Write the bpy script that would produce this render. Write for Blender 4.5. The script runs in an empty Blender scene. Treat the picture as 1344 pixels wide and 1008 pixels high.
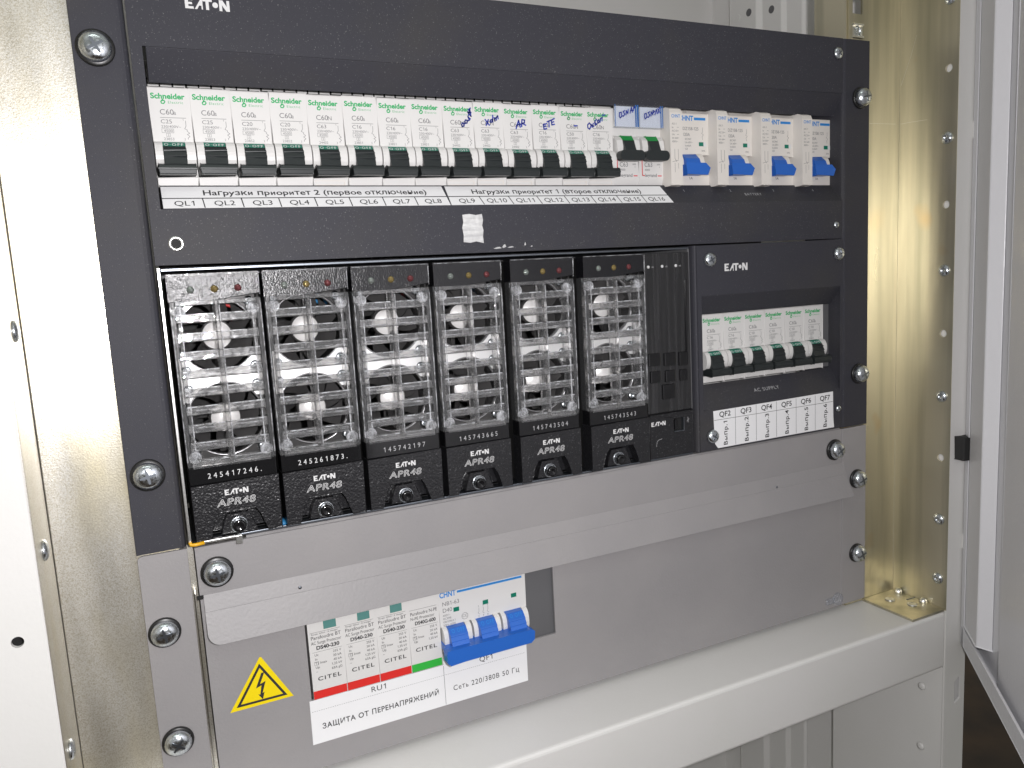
import bpy, math, random
from mathutils import Matrix, Vector
from mathutils.geometry import tessellate_polygon
random.seed(7)
S = 0.001                       # everything below is laid out in millimetres
scene = bpy.context.scene
COL = scene.collection
# ------------------------------------------------------------------ camera
cam_d = bpy.data.cameras.new('camera'); cam = bpy.data.objects.new('camera', cam_d); COL.objects.link(cam)
scene.camera = cam
right = Vector((0.90216885, -0.42790062, -0.05470305)); down = Vector((-0.10790587, -0.10106887, -0.98901032)); fwd = Vector((0.41766935, 0.89815708, -0.13735417))
CP = Vector((-225.104, -393.385, 120.525)) * S
m = Matrix((right, -down, -fwd)).transposed().to_4x4(); m.translation = CP
cam.matrix_world = m
cam_d.sensor_width = 36.0; cam_d.lens = 1013.687 / 1344 * 36; cam_d.clip_start = 0.01; cam_d.clip_end = 50
scene.render.resolution_x = 1024; scene.render.resolution_y = 768
# ------------------------------------------------------------------ light
W = bpy.data.worlds.new('World'); scene.world = W; W.use_nodes = True
nt = W.node_tree; bg = nt.nodes['Background']
tc = nt.nodes.new('ShaderNodeTexCoord'); sp = nt.nodes.new('ShaderNodeSeparateXYZ'); rp = nt.nodes.new('ShaderNodeValToRGB'); mr = nt.nodes.new('ShaderNodeMapRange')
mr.inputs[1].default_value = -1; mr.inputs[2].default_value = 1
rp.color_ramp.elements[0].position = 0.3; rp.color_ramp.elements[0].color = (0.10, 0.085, 0.07, 1)
rp.color_ramp.elements[1].position = 0.75; rp.color_ramp.elements[1].color = (0.62, 0.64, 0.60, 1)
nt.links.new(tc.outputs['Generated'], sp.inputs[0]); nt.links.new(sp.outputs[2], mr.inputs[0]); nt.links.new(mr.outputs[0], rp.inputs[0]); nt.links.new(rp.outputs[0], bg.inputs[0])
bg.inputs[1].default_value = 0.46
def lamp(name, kind, loc, energy, color, **kw):
    l = bpy.data.lights.new(name, kind); o = bpy.data.objects.new(name, l); COL.objects.link(o); o.location = loc; l.energy = energy; l.color = color
    for k, v in kw.items(): setattr(l, k, v)
    return o
# the phone's flash, just beside its lens, and the room's ceiling lamp in front of the cabinet
lamp('camera_flash', 'POINT', CP + right * 0.032 - down * 0.012, 7.3, (1.0, 0.975, 0.99), shadow_soft_size=0.005)
lamp('ceiling_lamp', 'AREA', (-0.3, -1.1, 1.7), 7.0, (0.94, 1.0, 0.92), shape='RECTANGLE', size=1.2, size_y=0.5).rotation_euler = (math.radians(-28), 0, 0)
vs = scene.view_settings; vs.view_transform = 'Standard'; vs.look = 'None'; vs.exposure = 0.0; vs.gamma = 1.0; vs.use_curve_mapping = False
scene.render.engine = 'CYCLES'
scene.cycles.transparent_max_bounces = 24; scene.cycles.max_bounces = 9; scene.cycles.transmission_bounces = 9

# ------------------------------------------------------------------ materials
MATS = {}
def mat(name, col, rough=0.5, metal=0.0, bump=None, mottle=None, spec=0.5, coat=0.0, emit=None, speck=None, roughvar=None):
    """bump=(scale, strength[, distance mm]); mottle=(colour2, scale, lo, hi[, zstretch]); speck=(colour, scale, threshold)"""
    M = bpy.data.materials.new(name); M.use_nodes = True; n = M.node_tree; p = n.nodes['Principled BSDF']
    p.inputs['Base Color'].default_value = (*col, 1); p.inputs['Roughness'].default_value = rough; p.inputs['Metallic'].default_value = metal
    p.inputs['Specular IOR Level'].default_value = spec; p.inputs['Coat Weight'].default_value = coat; p.inputs['Coat Roughness'].default_value = 0.08
    t = n.nodes.new('ShaderNodeTexCoord')
    def noise(scale, detail=3.0, stretch=None):
        x = n.nodes.new('ShaderNodeTexNoise'); x.inputs['Scale'].default_value = scale; x.inputs['Detail'].default_value = detail
        if stretch:
            mp = n.nodes.new('ShaderNodeMapping'); mp.inputs['Scale'].default_value = stretch
            n.links.new(t.outputs['Object'], mp.inputs[0]); n.links.new(mp.outputs[0], x.inputs[0])
        else: n.links.new(t.outputs['Object'], x.inputs[0])
        return x
    cur = None
    if mottle:
        c2, sc, lo, hi = mottle[:4]; x = noise(sc, 5.0, mottle[4] if len(mottle) > 4 else None)
        r = n.nodes.new('ShaderNodeMapRange'); r.inputs[1].default_value = lo; r.inputs[2].default_value = hi
        mx = n.nodes.new('ShaderNodeMix'); mx.data_type = 'RGBA'; mx.inputs[6].default_value = (*col, 1); mx.inputs[7].default_value = (*c2, 1)
        n.links.new(x.outputs[0], r.inputs[0]); n.links.new(r.outputs[0], mx.inputs[0]); cur = mx.outputs[2]
    if speck:
        c2, sc, th = speck[:3]; wd = speck[3] if len(speck) > 3 else 0.1; x = noise(sc, 2.0)
        r = n.nodes.new('ShaderNodeMapRange'); r.inputs[1].default_value = th; r.inputs[2].default_value = th + wd
        mx = n.nodes.new('ShaderNodeMix'); mx.data_type = 'RGBA'; mx.inputs[6].default_value = (*col, 1); mx.inputs[7].default_value = (*c2, 1)
        if cur: n.links.new(cur, mx.inputs[6])
        n.links.new(x.outputs[0], r.inputs[0]); n.links.new(r.outputs[0], mx.inputs[0]); cur = mx.outputs[2]
    if cur: n.links.new(cur, p.inputs['Base Color'])
    if roughvar:
        sc, lo, hi = roughvar[:3]; x = noise(sc, 4.0, roughvar[3] if len(roughvar) > 3 else None); r = n.nodes.new('ShaderNodeMapRange')
        r.inputs[1].default_value = 0.3; r.inputs[2].default_value = 0.7; r.inputs[3].default_value = lo; r.inputs[4].default_value = hi
        n.links.new(x.outputs[0], r.inputs[0]); n.links.new(r.outputs[0], p.inputs['Roughness'])
    if bump:
        x = noise(bump[0], 2.0); b = n.nodes.new('ShaderNodeBump'); b.inputs['Strength'].default_value = bump[1]; b.inputs['Distance'].default_value = (bump[2] if len(bump) > 2 else 0.1) * S
        n.links.new(x.outputs[0], b.inputs['Height']); n.links.new(b.outputs[0], p.inputs['Normal'])
    if emit:
        p.inputs['Emission Color'].default_value = (*emit[0], 1); p.inputs['Emission Strength'].default_value = emit[1]
    MATS[name] = M; return M
mat('black_paint', (0.041, 0.041, 0.050), 0.56, 0, (1900, 0.55, 0.12), ((0.052, 0.050, 0.050), 17, 0.50, 0.82), speck=((0.16, 0.16, 0.16), 1500, 0.66), spec=0.22)
mat('grey_paint', (0.280, 0.270, 0.273), 0.48, 0, (600, 0.45, 0.25), ((0.305, 0.292, 0.292), 16, 0.4, 0.7))
mat('light_paint', (0.695, 0.69, 0.665), 0.40, 0, (420, 0.30, 0.22), ((0.72, 0.71, 0.695), 11, 0.4, 0.7))
mat('door_paint', (0.67, 0.67, 0.69), 0.28, 0, (330, 0.5, 0.3))
mat('zinc', (0.90, 0.88, 0.82), 0.40, 0.9, (1300, 0.5, 0.08), ((0.74, 0.66, 0.44), 24, 0.46, 0.70, (1, 1, 0.4)), speck=((0.62, 0.57, 0.45), 2100, 0.40, 0.32), roughvar=(40, 0.29, 0.45, (1, 1, 0.2)))
mat('zinc_yellow', (0.64, 0.595, 0.455), 0.40, 0.88, (900, 0.18, 0.05), ((0.38, 0.365, 0.275), 26, 0.42, 0.68, (2.2, 2.2, 0.12)), speck=((0.60, 0.47, 0.28), 26, 0.64), roughvar=(30, 0.27, 0.45, (1, 1, 0.15)))
mat('bright_zinc', (0.80, 0.80, 0.78), 0.28, 1.0, (500, 0.25, 0.1))
mat('steel', (0.66, 0.70, 0.74), 0.20, 1.0, (330, 0.8, 0.25), roughvar=(500, 0.12, 0.4))
mat('recess_steel', (0.22, 0.24, 0.27), 0.35, 1.0)
mat('washer_black', (0.012, 0.012, 0.012), 0.35)
mat('white_plastic', (0.665, 0.655, 0.64), 0.36, 0, (900, 0.12, 0.05))
mat('cream_plastic', (0.70, 0.665, 0.62), 0.36, 0, (900, 0.12, 0.05))
mat('toggle_black', (0.018, 0.022, 0.023), 0.36, 0, (1300, 0.3, 0.05))
mat('toggle_blue', (0.022, 0.125, 0.50), 0.34, 0, (900, 0.15, 0.05))
mat('toggle_green', (0.0, 0.165, 0.105), 0.4)
mat('green_print', (0.0, 0.36, 0.10), 0.5)
mat('legrand_green', (0.01, 0.24, 0.05), 0.45)
mat('blue_print', (0.02, 0.22, 0.60), 0.5)
mat('red_print', (0.62, 0.02, 0.03), 0.5)
mat('stripe_red', (0.66, 0.025, 0.02), 0.45)
mat('stripe_green', (0.03, 0.42, 0.05), 0.45)
mat('teal_window', (0.10, 0.25, 0.23), 0.25)
mat('ink', (0.022, 0.022, 0.024), 0.6)
mat('grey_ink', (0.17, 0.17, 0.175), 0.6)
mat('white_ink', (0.66, 0.66, 0.66), 0.5)
mat('dim_ink', (0.40, 0.40, 0.41), 0.5)
mat('pen_blue', (0.012, 0.035, 0.36), 0.5)
mat('film_blue', (0.03, 0.13, 0.38), 0.2)
mat('paper', (0.80, 0.80, 0.81), 0.6, 0, (250, 0.10, 0.15))
mat('paper_blue', (0.70, 0.725, 0.77), 0.3, 0, (120, 0.3, 0.3))
mat('warning_yellow', (0.86, 0.66, 0.005), 0.4)
mat('paint_yellow', (0.75, 0.40, 0.01), 0.4, 0, (200, 0.4, 0.3))
mat('tape', (0.55, 0.55, 0.55), 0.38, 0.5, (180, 0.8, 0.5), ((0.75, 0.75, 0.74), 160, 0.4, 0.6, (0.4, 1, 2.5)))
mat('module_black', (0.014, 0.014, 0.016), 0.28, 0, (850, 1.0, 0.30), speck=((0.10, 0.10, 0.105), 1100, 0.64))
mat('gloss_black', (0.008, 0.008, 0.009), 0.10, 0, (300, 0.15, 0.05))
mat('band_black', (0.010, 0.010, 0.012), 0.2, 0, (1200, 1.0, 0.22))
mat('screen_black', (0.012, 0.012, 0.013), 0.22, 0, None, ((0.03, 0.03, 0.032), 500, 0.4, 0.7, (1, 1, 0.03)), coat=0.5)
mat('shadow_black', (0.006, 0.006, 0.006), 0.7)
mat('dark_grey', (0.115, 0.115, 0.12), 0.5, 0, (900, 0.2, 0.05))
mat('fan_plate', (0.80, 0.80, 0.80), 0.35, 0.6, (500, 0.2, 0.05))
mat('fan_black', (0.046, 0.045, 0.045), 0.16)
mat('fan_rim', (0.45, 0.45, 0.46), 0.25, 0.8)
mat('hub_white', (0.80, 0.79, 0.78), 0.32, 0.3)
mat('led_clear', (0.26, 0.29, 0.27), 0.10, 0.6, (600, 0.7, 0.3))
mat('led_yellow', (0.24, 0.18, 0.07), 0.10, 0.5, (600, 0.7, 0.3))
mat('led_red', (0.17, 0.05, 0.055), 0.10, 0.5, (600, 0.7, 0.3))
mat('wire_red', (0.45, 0.02, 0.02), 0.4)
mat('wire_blue', (0.03, 0.20, 0.42), 0.4)
mat('floor_brown', (0.075, 0.040, 0.018), 0.6, 0, None, ((0.03, 0.016, 0.008), 9, 0.3, 0.7))
mat('rubber', (0.02, 0.02, 0.02), 0.7)
def clear_mat(name, tint, mixf, rough, haze):
    M = bpy.data.materials.new(name); M.use_nodes = True; n = M.node_tree; n.nodes.remove(n.nodes['Principled BSDF']); out = n.nodes['Material Output']
    tr = n.nodes.new('ShaderNodeBsdfTransparent'); tr.inputs[0].default_value = (*tint, 1)
    gl = n.nodes.new('ShaderNodeBsdfGlass'); gl.inputs['Roughness'].default_value = rough; gl.inputs['IOR'].default_value = 1.49; gl.inputs[0].default_value = (*tint, 1)
    mx = n.nodes.new('ShaderNodeMixShader'); mx.inputs[0].default_value = mixf
    t = n.nodes.new('ShaderNodeTexCoord'); x = n.nodes.new('ShaderNodeTexNoise'); x.inputs['Scale'].default_value = 170; b = n.nodes.new('ShaderNodeBump'); b.inputs['Strength'].default_value = 0.55; b.inputs['Distance'].default_value = 0.7 * S
    n.links.new(t.outputs['Object'], x.inputs[0]); n.links.new(x.outputs[0], b.inputs['Height']); n.links.new(b.outputs[0], gl.inputs['Normal'])
    df = n.nodes.new('ShaderNodeBsdfDiffuse'); df.inputs[0].default_value = (0.86, 0.88, 0.92, 1); m2 = n.nodes.new('ShaderNodeMixShader'); m2.inputs[0].default_value = haze
    n.links.new(tr.outputs[0], mx.inputs[1]); n.links.new(gl.outputs[0], mx.inputs[2]); n.links.new(mx.outputs[0], m2.inputs[1]); n.links.new(df.outputs[0], m2.inputs[2])
    if haze > 0.2:  # patchy haze, so the painted edge highlights look broken up
        x2 = n.nodes.new('ShaderNodeTexNoise'); x2.inputs['Scale'].default_value = 230; x2.inputs['Detail'].default_value = 3; r2 = n.nodes.new('ShaderNodeMapRange'); r2.inputs[1].default_value = 0.38; r2.inputs[2].default_value = 0.68; r2.inputs[3].default_value = 0.02; r2.inputs[4].default_value = haze
        n.links.new(t.outputs['Object'], x2.inputs[0]); n.links.new(x2.outputs[0], r2.inputs[0]); n.links.new(r2.outputs[0], m2.inputs[0])
    gs = n.nodes.new('ShaderNodeBsdfGlossy'); gs.inputs['Roughness'].default_value = 0.28; m3 = n.nodes.new('ShaderNodeMixShader'); m3.inputs[0].default_value = 0.015
    n.links.new(b.outputs[0], gs.inputs['Normal']); n.links.new(m2.outputs[0], m3.inputs[1]); n.links.new(gs.outputs[0], m3.inputs[2]); n.links.new(m3.outputs[0], out.inputs[0])
    MATS[name] = M
clear_mat('clear_plastic', (0.98, 0.975, 0.97), 0.78, 0.012, 0.042)
clear_mat('clear_glint', (0.98, 0.98, 0.98), 0.6, 0.03, 0.45)  # whitish haze put in for the bright internal reflections of plastic edges
clear_mat('clear_film', (0.95, 0.96, 0.98), 0.25, 0.08, 0.04)

# ------------------------------------------------------------------ mesh building
class B:
    def __init__(s): s.v = []; s.f = []; s.sm = []
    def add(s, vs, fs, smooth=False):
        o = len(s.v); s.v += [tuple(q) for q in vs]
        for f in fs: s.f.append(tuple(i + o for i in f)); s.sm.append(smooth)
        return s
    def box(s, x0, x1, y0, y1, z0, z1):
        v = [(x, y, z) for x in (x0, x1) for y in (y0, y1) for z in (z0, z1)]
        return s.add(v, [(0, 1, 3, 2), (4, 6, 7, 5), (0, 4, 5, 1), (2, 3, 7, 6), (0, 2, 6, 4), (1, 5, 7, 3)])
    def prism(s, prof, a0, a1, axis='x', smooth=False, holes=()):
        """extrude a closed outline; axis x: prof is (y,z); axis y: prof is (x,z); axis z: prof is (x,y)"""
        def P(q, a): return (a, q[0], q[1]) if axis == 'x' else ((q[0], a, q[1]) if axis == 'y' else (q[0], q[1], a))
        loops = [list(prof)] + [list(h) for h in holes]
        flat = [q for l in loops for q in l]; n = len(flat)
        tris = tessellate_polygon([[Vector((q[0], q[1], 0)) for q in l] for l in loops])
        v = [P(q, a0) for q in flat] + [P(q, a1) for q in flat]
        if holes or len(prof) > 4:
            fs = [tuple(t) for t in tris] + [tuple(i + n for i in reversed(t)) for t in tris]
        else: fs = [tuple(range(n)), tuple(range(2 * n - 1, n - 1, -1))]
        s.add(v, fs); o = len(s.v) - 2 * n; k = 0
        for l in loops:
            L = len(l)
            for i in range(L):
                a, b_ = k + i, k + (i + 1) % L
                s.f.append((o + a, o + b_, o + n + b_, o + n + a)); s.sm.append(smooth)
            k += L
        return s
    def sheet(s, path, t, a0, a1, axis='x', smooth=False):
        """bent sheet metal: an open path given a thickness to one side, extruded"""
        n = len(path); off = []
        for i in range(n):
            p0 = Vector(path[max(i - 1, 0)]); p1 = Vector(path[min(i + 1, n - 1)]); pi = Vector(path[i])
            d0 = (pi - p0).normalized() if i else (p1 - pi).normalized(); d1 = (p1 - pi).normalized() if i < n - 1 else d0
            nn = Vector((-(d0 + d1).y, (d0 + d1).x)).normalized(); c = max(0.5, nn.dot(Vector((-d0.y, d0.x))))
            off.append(pi + nn * (t / c))
        return s.prism([tuple(q) for q in path] + [tuple(q) for q in reversed(off)], a0, a1, axis, smooth)
    def lathe(s, c, prof, n=24, axis='y', smooth=True, a0=0.0, caps=True):
        """prof: (radius, offset along the axis)"""
        v = []; fs = []
        for r, h in prof:
            for i in range(n):
                a = a0 + 2 * math.pi * i / n; x, z = r * math.cos(a), r * math.sin(a)
                v.append((c[0] + x, c[1] + h, c[2] + z) if axis == 'y' else ((c[0] + h, c[1] + x, c[2] + z) if axis == 'x' else (c[0] + x, c[1] + z, c[2] + h)))
        for k in range(len(prof) - 1):
            for i in range(n):
                j = (i + 1) % n; fs.append((k * n + i, k * n + j, (k + 1) * n + j, (k + 1) * n + i))
        s.add(v, fs, smooth)
        o = len(s.v) - len(v)
        for k, rev in ((0, True), (len(prof) - 1, False)):
            if caps and prof[k][0] > 1e-6:
                f = [o + k * n + i for i in range(n)]; s.f.append(tuple(reversed(f) if rev else f)); s.sm.append(False)
        return s
    def tube(s, pts, r, n=8, smooth=True):
        pts = [Vector(p) for p in pts]; rings = []
        for i, p in enumerate(pts):
            d = (pts[min(i + 1, len(pts) - 1)] - pts[max(i - 1, 0)]).normalized(); u = d.cross(Vector((0.31, 0.2, 0.93))).normalized(); w = d.cross(u)
            rings.append([p + (u * math.cos(2 * math.pi * k / n) + w * math.sin(2 * math.pi * k / n)) * r for k in range(n)])
        v = [q for ring in rings for q in ring]; fs = []
        for i in range(len(pts) - 1):
            for k in range(n): fs.append((i * n + k, i * n + (k + 1) % n, (i + 1) * n + (k + 1) % n, (i + 1) * n + k))
        fs += [tuple(reversed(range(n))), tuple(range((len(pts) - 1) * n, len(pts) * n))]
        return s.add(v, fs, smooth)
    def poly(s, pts, fr):                       # a flat printed shape, pts in the frame's (a, b)
        tris = tessellate_polygon([[Vector((p[0], p[1], 0)) for p in pts]])
        return s.add([fr(*p) for p in pts], [tuple(t) for t in tris])
    def rect(s, a0, a1, b0, b1, fr): return s.add([fr(a0, b0), fr(a1, b0), fr(a1, b1), fr(a0, b1)], [(0, 1, 2, 3)])
    def frame(s, a0, a1, b0, b1, w, fr):
        s.rect(a0, a1, b0, b0 + w, fr); s.rect(a0, a1, b1 - w, b1, fr); s.rect(a0, a0 + w, b0 + w, b1 - w, fr); return s.rect(a1 - w, a1, b0 + w, b1 - w, fr)
    def stroke(s, pts, w, fr):                  # a drawn pen line
        for i in range(len(pts) - 1):
            p, q = Vector(pts[i]), Vector(pts[i + 1]); d = (q - p)
            if d.length < 1e-6: continue
            d.normalize(); nn = Vector((-d.y, d.x)) * w / 2; e = d * w * 0.35
            s.add([fr(*(p - e + nn)), fr(*(p - e - nn)), fr(*(q + e - nn)), fr(*(q + e + nn))], [(0, 1, 2, 3)])
        return s
    def mesh(s, name):
        me = bpy.data.meshes.new(name); me.from_pydata([(x * S, y * S, z * S) for x, y, z in s.v], [], s.f)
        me.polygons.foreach_set('use_smooth', s.sm); me.update(); return me
def front(y, x0=0.0, z0=0.0):                   # frame on a plane facing the camera side (-Y)
    return lambda a, b: (x0 + a, y, z0 + b)
def tilted(x0, y0, z0, dy, dz, lift):           # frame on a slope; b runs up along (-dy,-dz) from (y0,z0)
    L = math.hypot(dy, dz); n = (-(-dz) / L, 0)
    ny, nz = (dz / L, -dy / L)
    if ny > 0: ny, nz = -ny, -nz
    return lambda a, b: (x0 + a, y0 - dy / L * b + ny * lift, z0 - dz / L * b + nz * lift)

# ------------------------------------------------------------------ lettering: glyph outlines of the built-in font
CH = "ABCDEFGHIJKLMNOPQRSTUVWXYZabcdefghijklmnopqrstuvwxyz0123456789.,-~/()[]:·АБВГДЕЖЗИЙКЛМНОПРСТУФХЦЧШЩЪЫЬЭЮЯабвгдежзийклмнопрстуфхцчшщъыьэюя"
GL = {}
def load_glyphs():
    tmp = []
    def mk(body, off, outline=False):
        c = bpy.data.curves.new('t', 'FONT'); c.body = body; c.size = 20; c.offset = off * 20; c.resolution_u = 4
        if outline: c.fill_mode = 'NONE'
        o = bpy.data.objects.new('t', c); COL.objects.link(o); tmp.append(o); return o
    jobs = []
    for w, off in ((0, 0.0), (1, 0.014), (2, 0.032)):
        for ch in CH: jobs.append((w, ch, mk(ch, off), mk('H' + ch + 'H', 0.0) if w == 0 else None))
    for ch in 'APR48': jobs.append((9, ch, mk(ch, 0, True), None))
    hh = mk('HH', 0.0)
    dg = bpy.context.evaluated_depsgraph_get(); dg.update()
    def data(o):
        e = o.evaluated_get(dg); me = e.to_mesh(); v = [(q.co[0] / 20, q.co[1] / 20) for q in me.vertices]; f = [tuple(p.vertices) for p in me.polygons] or [tuple(g.vertices) for g in me.edges]; e.to_mesh_clear(); return v, f
    xs = [q[0] for q in data(hh)[0]]; wh = max(xs) - min(xs)
    for w, ch, o, o2 in jobs:
        v, f = data(o)
        if w == 9:                              # outlined letter: every edge of the outline becomes a thin ribbon
            v2 = []; f2 = []
            for i0, i1 in f:
                p, q = Vector(v[i0]), Vector(v[i1]); d = q - p
                if d.length < 1e-7: continue
                d.normalize(); nn = Vector((-d.y, d.x)) * 0.021; k = len(v2)
                v2 += [tuple(p + nn), tuple(p - nn), tuple(q - nn), tuple(q + nn)]; f2.append((k, k + 1, k + 2, k + 3))
            v, f = v2, f2
        if o2: x2 = [q[0] for q in data(o2)[0]]; adv = max(x2) - min(x2) - wh
        else: adv = GL[(0, ch)][2]
        GL[(w, ch)] = (v, f, adv)
    cap = max(q[1] for q in GL[(0, 'H')][0])
    for w, t_ in ((0, 0.092), (1, 0.115), (2, 0.15)):       # figure one with its flag
        c_ = cap; v = [(0.30 - t_ / 2, 0), (0.30 + t_ / 2, 0), (0.30 + t_ / 2, c_), (0.30 - t_ / 4, c_), (0.10, c_ * 0.80), (0.10, c_ * 0.68), (0.30 - t_ / 2, c_ * 0.80)]
        GL[(w, '1')] = (v, [(0, 1, 2, 6), (2, 3, 6), (3, 4, 6), (4, 5, 6)], GL[(0, '2')][2])
    for cy, la in zip('аеорсухАВЕКМНОРСТХ', 'aeopcyxABEKMHOPCTX'):      # letters that look alike in both alphabets
        for w in (0, 1, 2): GL[(w, cy)] = GL[(w, la)]
    xh = max(q[1] for q in GL[(0, 'x')][0])
    for w, t_ in ((0, 0.085), (1, 0.11), (2, 0.14)):
        a, b_ = 0.07, 0.44; v = [(a, 0), (a + t_, 0), (a + t_, xh), (a, xh), (b_ - t_, 0), (b_, 0), (b_, xh), (b_ - t_, xh), (a + t_, 0.0), (a + t_, t_ * 1.5), (b_ - t_, xh), (b_ - t_, xh - t_ * 1.5)]
        GL[(w, 'и')] = (v, [(0, 1, 2, 3), (4, 5, 6, 7), (8, 11, 10, 9)], 0.51)
    for w, t_ in ((0, 0.085), (1, 0.11), (2, 0.14)):        # soft sign and yery
        a, b_, h_ = 0.07, 0.40, xh * 0.60; c_ = 0.07
        v = [(a, 0), (a + t_, 0), (a + t_, xh), (a, xh), (a + t_, 0), (b_ - c_, 0), (b_, c_), (b_, h_ - c_), (b_ - c_, h_), (a + t_, h_), (a + t_, h_ - t_ * .9), (b_ - t_, h_ - t_ * .9), (b_ - t_, t_ * .9), (a + t_, t_ * .9)]
        f = [(0, 1, 2, 3), (4, 5, 12, 13), (5, 6, 7, 11, 12), (7, 8, 11), (8, 9, 10, 11)]
        GL[(w, 'ь')] = (v, f, 0.44); k = len(v)
        GL[(w, 'ы')] = (v + [(0.47, 0), (0.47 + t_, 0), (0.47 + t_, xh), (0.47, xh)], f + [(k, k + 1, k + 2, k + 3)], 0.63)
    GL['cap'] = max(q[1] for q in GL[(0, 'H')][0])
    for o in tmp: c = o.data; bpy.data.objects.remove(o); bpy.data.curves.remove(c)
load_glyphs()
def T(b, text, a, z, h, fr, align='L', xs=1.0, w=0, track=0.0, rot=0.0, fit=None, slant=0.0):
    """h is the capital height in mm; fit squeezes or widens the line to that many mm"""
    k = h / GL['cap']; tot = 0
    for c in text: tot += (0.28 if c == ' ' else GL[(0, c)][2]) * k * xs + track
    tot -= track
    if fit: xs *= fit / tot; track *= fit / tot; tot = fit
    x = {'L': 0, 'C': -tot / 2, 'R': -tot}[align]; ca, sa = math.cos(rot), math.sin(rot)
    for c in text:
        if c == ' ': x += 0.28 * k * xs + track; continue
        v, f, adv = GL[(w, c)]
        def P(q):
            px, pz = x + q[0] * k * xs + slant * q[1] * k, q[1] * k
            return fr(a + px * ca - pz * sa, z + px * sa + pz * ca)
        b.add([P(q) for q in v], f); x += adv * k * xs + track
    return b
def eaton_logo(b, a, z, h, fr):                 # block letters: E, peaked A without a foot, T, dot, N
    w = h * 0.92; P = lambda pts, dx: b.poly([(a + dx + p[0] * h, z + p[1] * h) for p in pts], fr)
    P([(0, 0), (0.78, 0), (0.74, .22), (.3, .22), (.3, .4), (.66, .4), (.63, .6), (.3, .6), (.3, .78), (.7, .78), (.78, 1), (0, 1)], 0)
    P([(0.0, 0), (.22, 0), (.42, .34), (.62, .34), (.62, 0), (.74, 0), (.74, 1), (.62, 1)], h * 0.84)
    P([(-.06, 1), (-.06, .76), (.2, .76), (.2, 0), (.48, 0), (.48, .76), (.78, .76), (.78, 1)], h * 1.66)
    P([(.5 + .26 * math.cos(t * math.pi / 8), .5 + .26 * math.sin(t * math.pi / 8)) for t in range(16)], h * 2.22)
    P([(0, 0), (.26, 0), (.26, .55), (.62, 0), (.95, 0), (.95, 1), (.69, 1), (.69, .45), (.33, 1), (0, 1)], h * 3.08)
    return b

# ------------------------------------------------------------------ objects
def link(o, parent=None):
    COL.objects.link(o)
    if parent: o.parent = parent
    return o
def tag(o, label=None, cat=None, group=None, kind=None):
    if label: o['label'] = label
    if cat: o['category'] = cat
    if group: o['group'] = group
    if kind: o['kind'] = kind
    return o
def thing(name, label, cat, loc=(0, 0, 0), group=None):
    o = bpy.data.objects.new(name, None); o.empty_display_size = 0.01; o.location = Vector(loc) * S
    return tag(link(o), label, cat, group)
def obj(name, b, material, parent=None, bevel=0.0, seg=2, loc=None):
    me = b if isinstance(b, bpy.types.Mesh) else b.mesh(name)
    if not me.materials: me.materials.append(MATS[material])
    o = bpy.data.objects.new(name, me)
    if loc: o.location = Vector(loc) * S
    if bevel:
        md = o.modifiers.new('edge', 'BEVEL'); md.width = bevel * S; md.segments = seg; md.limit_method = 'ANGLE'; md.angle_limit = math.radians(35); md.use_clamp_overlap = True
    return link(o, parent)
CACHE = {}
def shared(key, fn):
    if key not in CACHE:
        r = fn(); CACHE[key] = r.mesh(key) if isinstance(r, B) else r
    return CACHE[key]
def circle(cx, cz, r, n=20): return [(cx + r * math.cos(2 * math.pi * i / n), cz + r * math.sin(2 * math.pi * i / n)) for i in range(n)]
def rrect(x0, x1, z0, z1, r, n=4, corners=(1, 1, 1, 1)):
    out = []
    for k, (cx, cz, a) in enumerate(((x1 - r, z1 - r, 0), (x0 + r, z1 - r, 90), (x0 + r, z0 + r, 180), (x1 - r, z0 + r, 270))):
        if corners[k]:
            for i in range(n + 1): t = math.radians(a + 90 * i / n); out.append((cx + r * math.cos(t), cz + r * math.sin(t)))
        else: out.append(((x1, z1), (x0, z1), (x0, z0), (x1, z0))[k])
    return out

def screw(parent, x, z, y=0.0, R=6.2, washer=7.6, spin=0.3, hgt=3.6):
    def head():
        b = B(); b.lathe((0, 0, 0), [(R * .97, -0.1), (R, -hgt * .25), (R * .93, -hgt * .55), (R * .75, -hgt * .82), (R * .45, -hgt * .97), (R * .12, -hgt), (0.001, -hgt)], 28)
        return b
    def cross():
        b = B()
        for k in range(2):
            a = spin + k * math.pi / 2; c, s_ = math.cos(a), math.sin(a); L, t = R * .55, R * .115
            pts = [(-L, -t * .6), (0, -t), (L, -t * .6), (L, t * .6), (0, t), (-L, t * .6)]
            d = hgt + 0.03 + k * 0.02
            b.prism([(p[0] * c - p[1] * s_, p[0] * s_ + p[1] * c) for p in pts], -d, -hgt * .6, 'y')
        return b
    wt = 1.6 if washer else 0
    h = obj('screw', shared('screw_head_%.1f_%.1f' % (R, hgt), head), 'steel', parent, loc=(x, y - wt, z))
    obj('cross_recess', shared('screw_cross_%.1f_%.1f_%.2f' % (R, hgt, spin), cross), 'recess_steel', h)
    if washer:
        obj('washer', shared('washer_%.1f' % washer, lambda: B().lathe((0, wt, 0), [(washer, -0.02), (washer, -1.0), (washer * .93, -1.5), (R * .8, -1.62)], 28)), 'washer_black', h)
    return h

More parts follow.
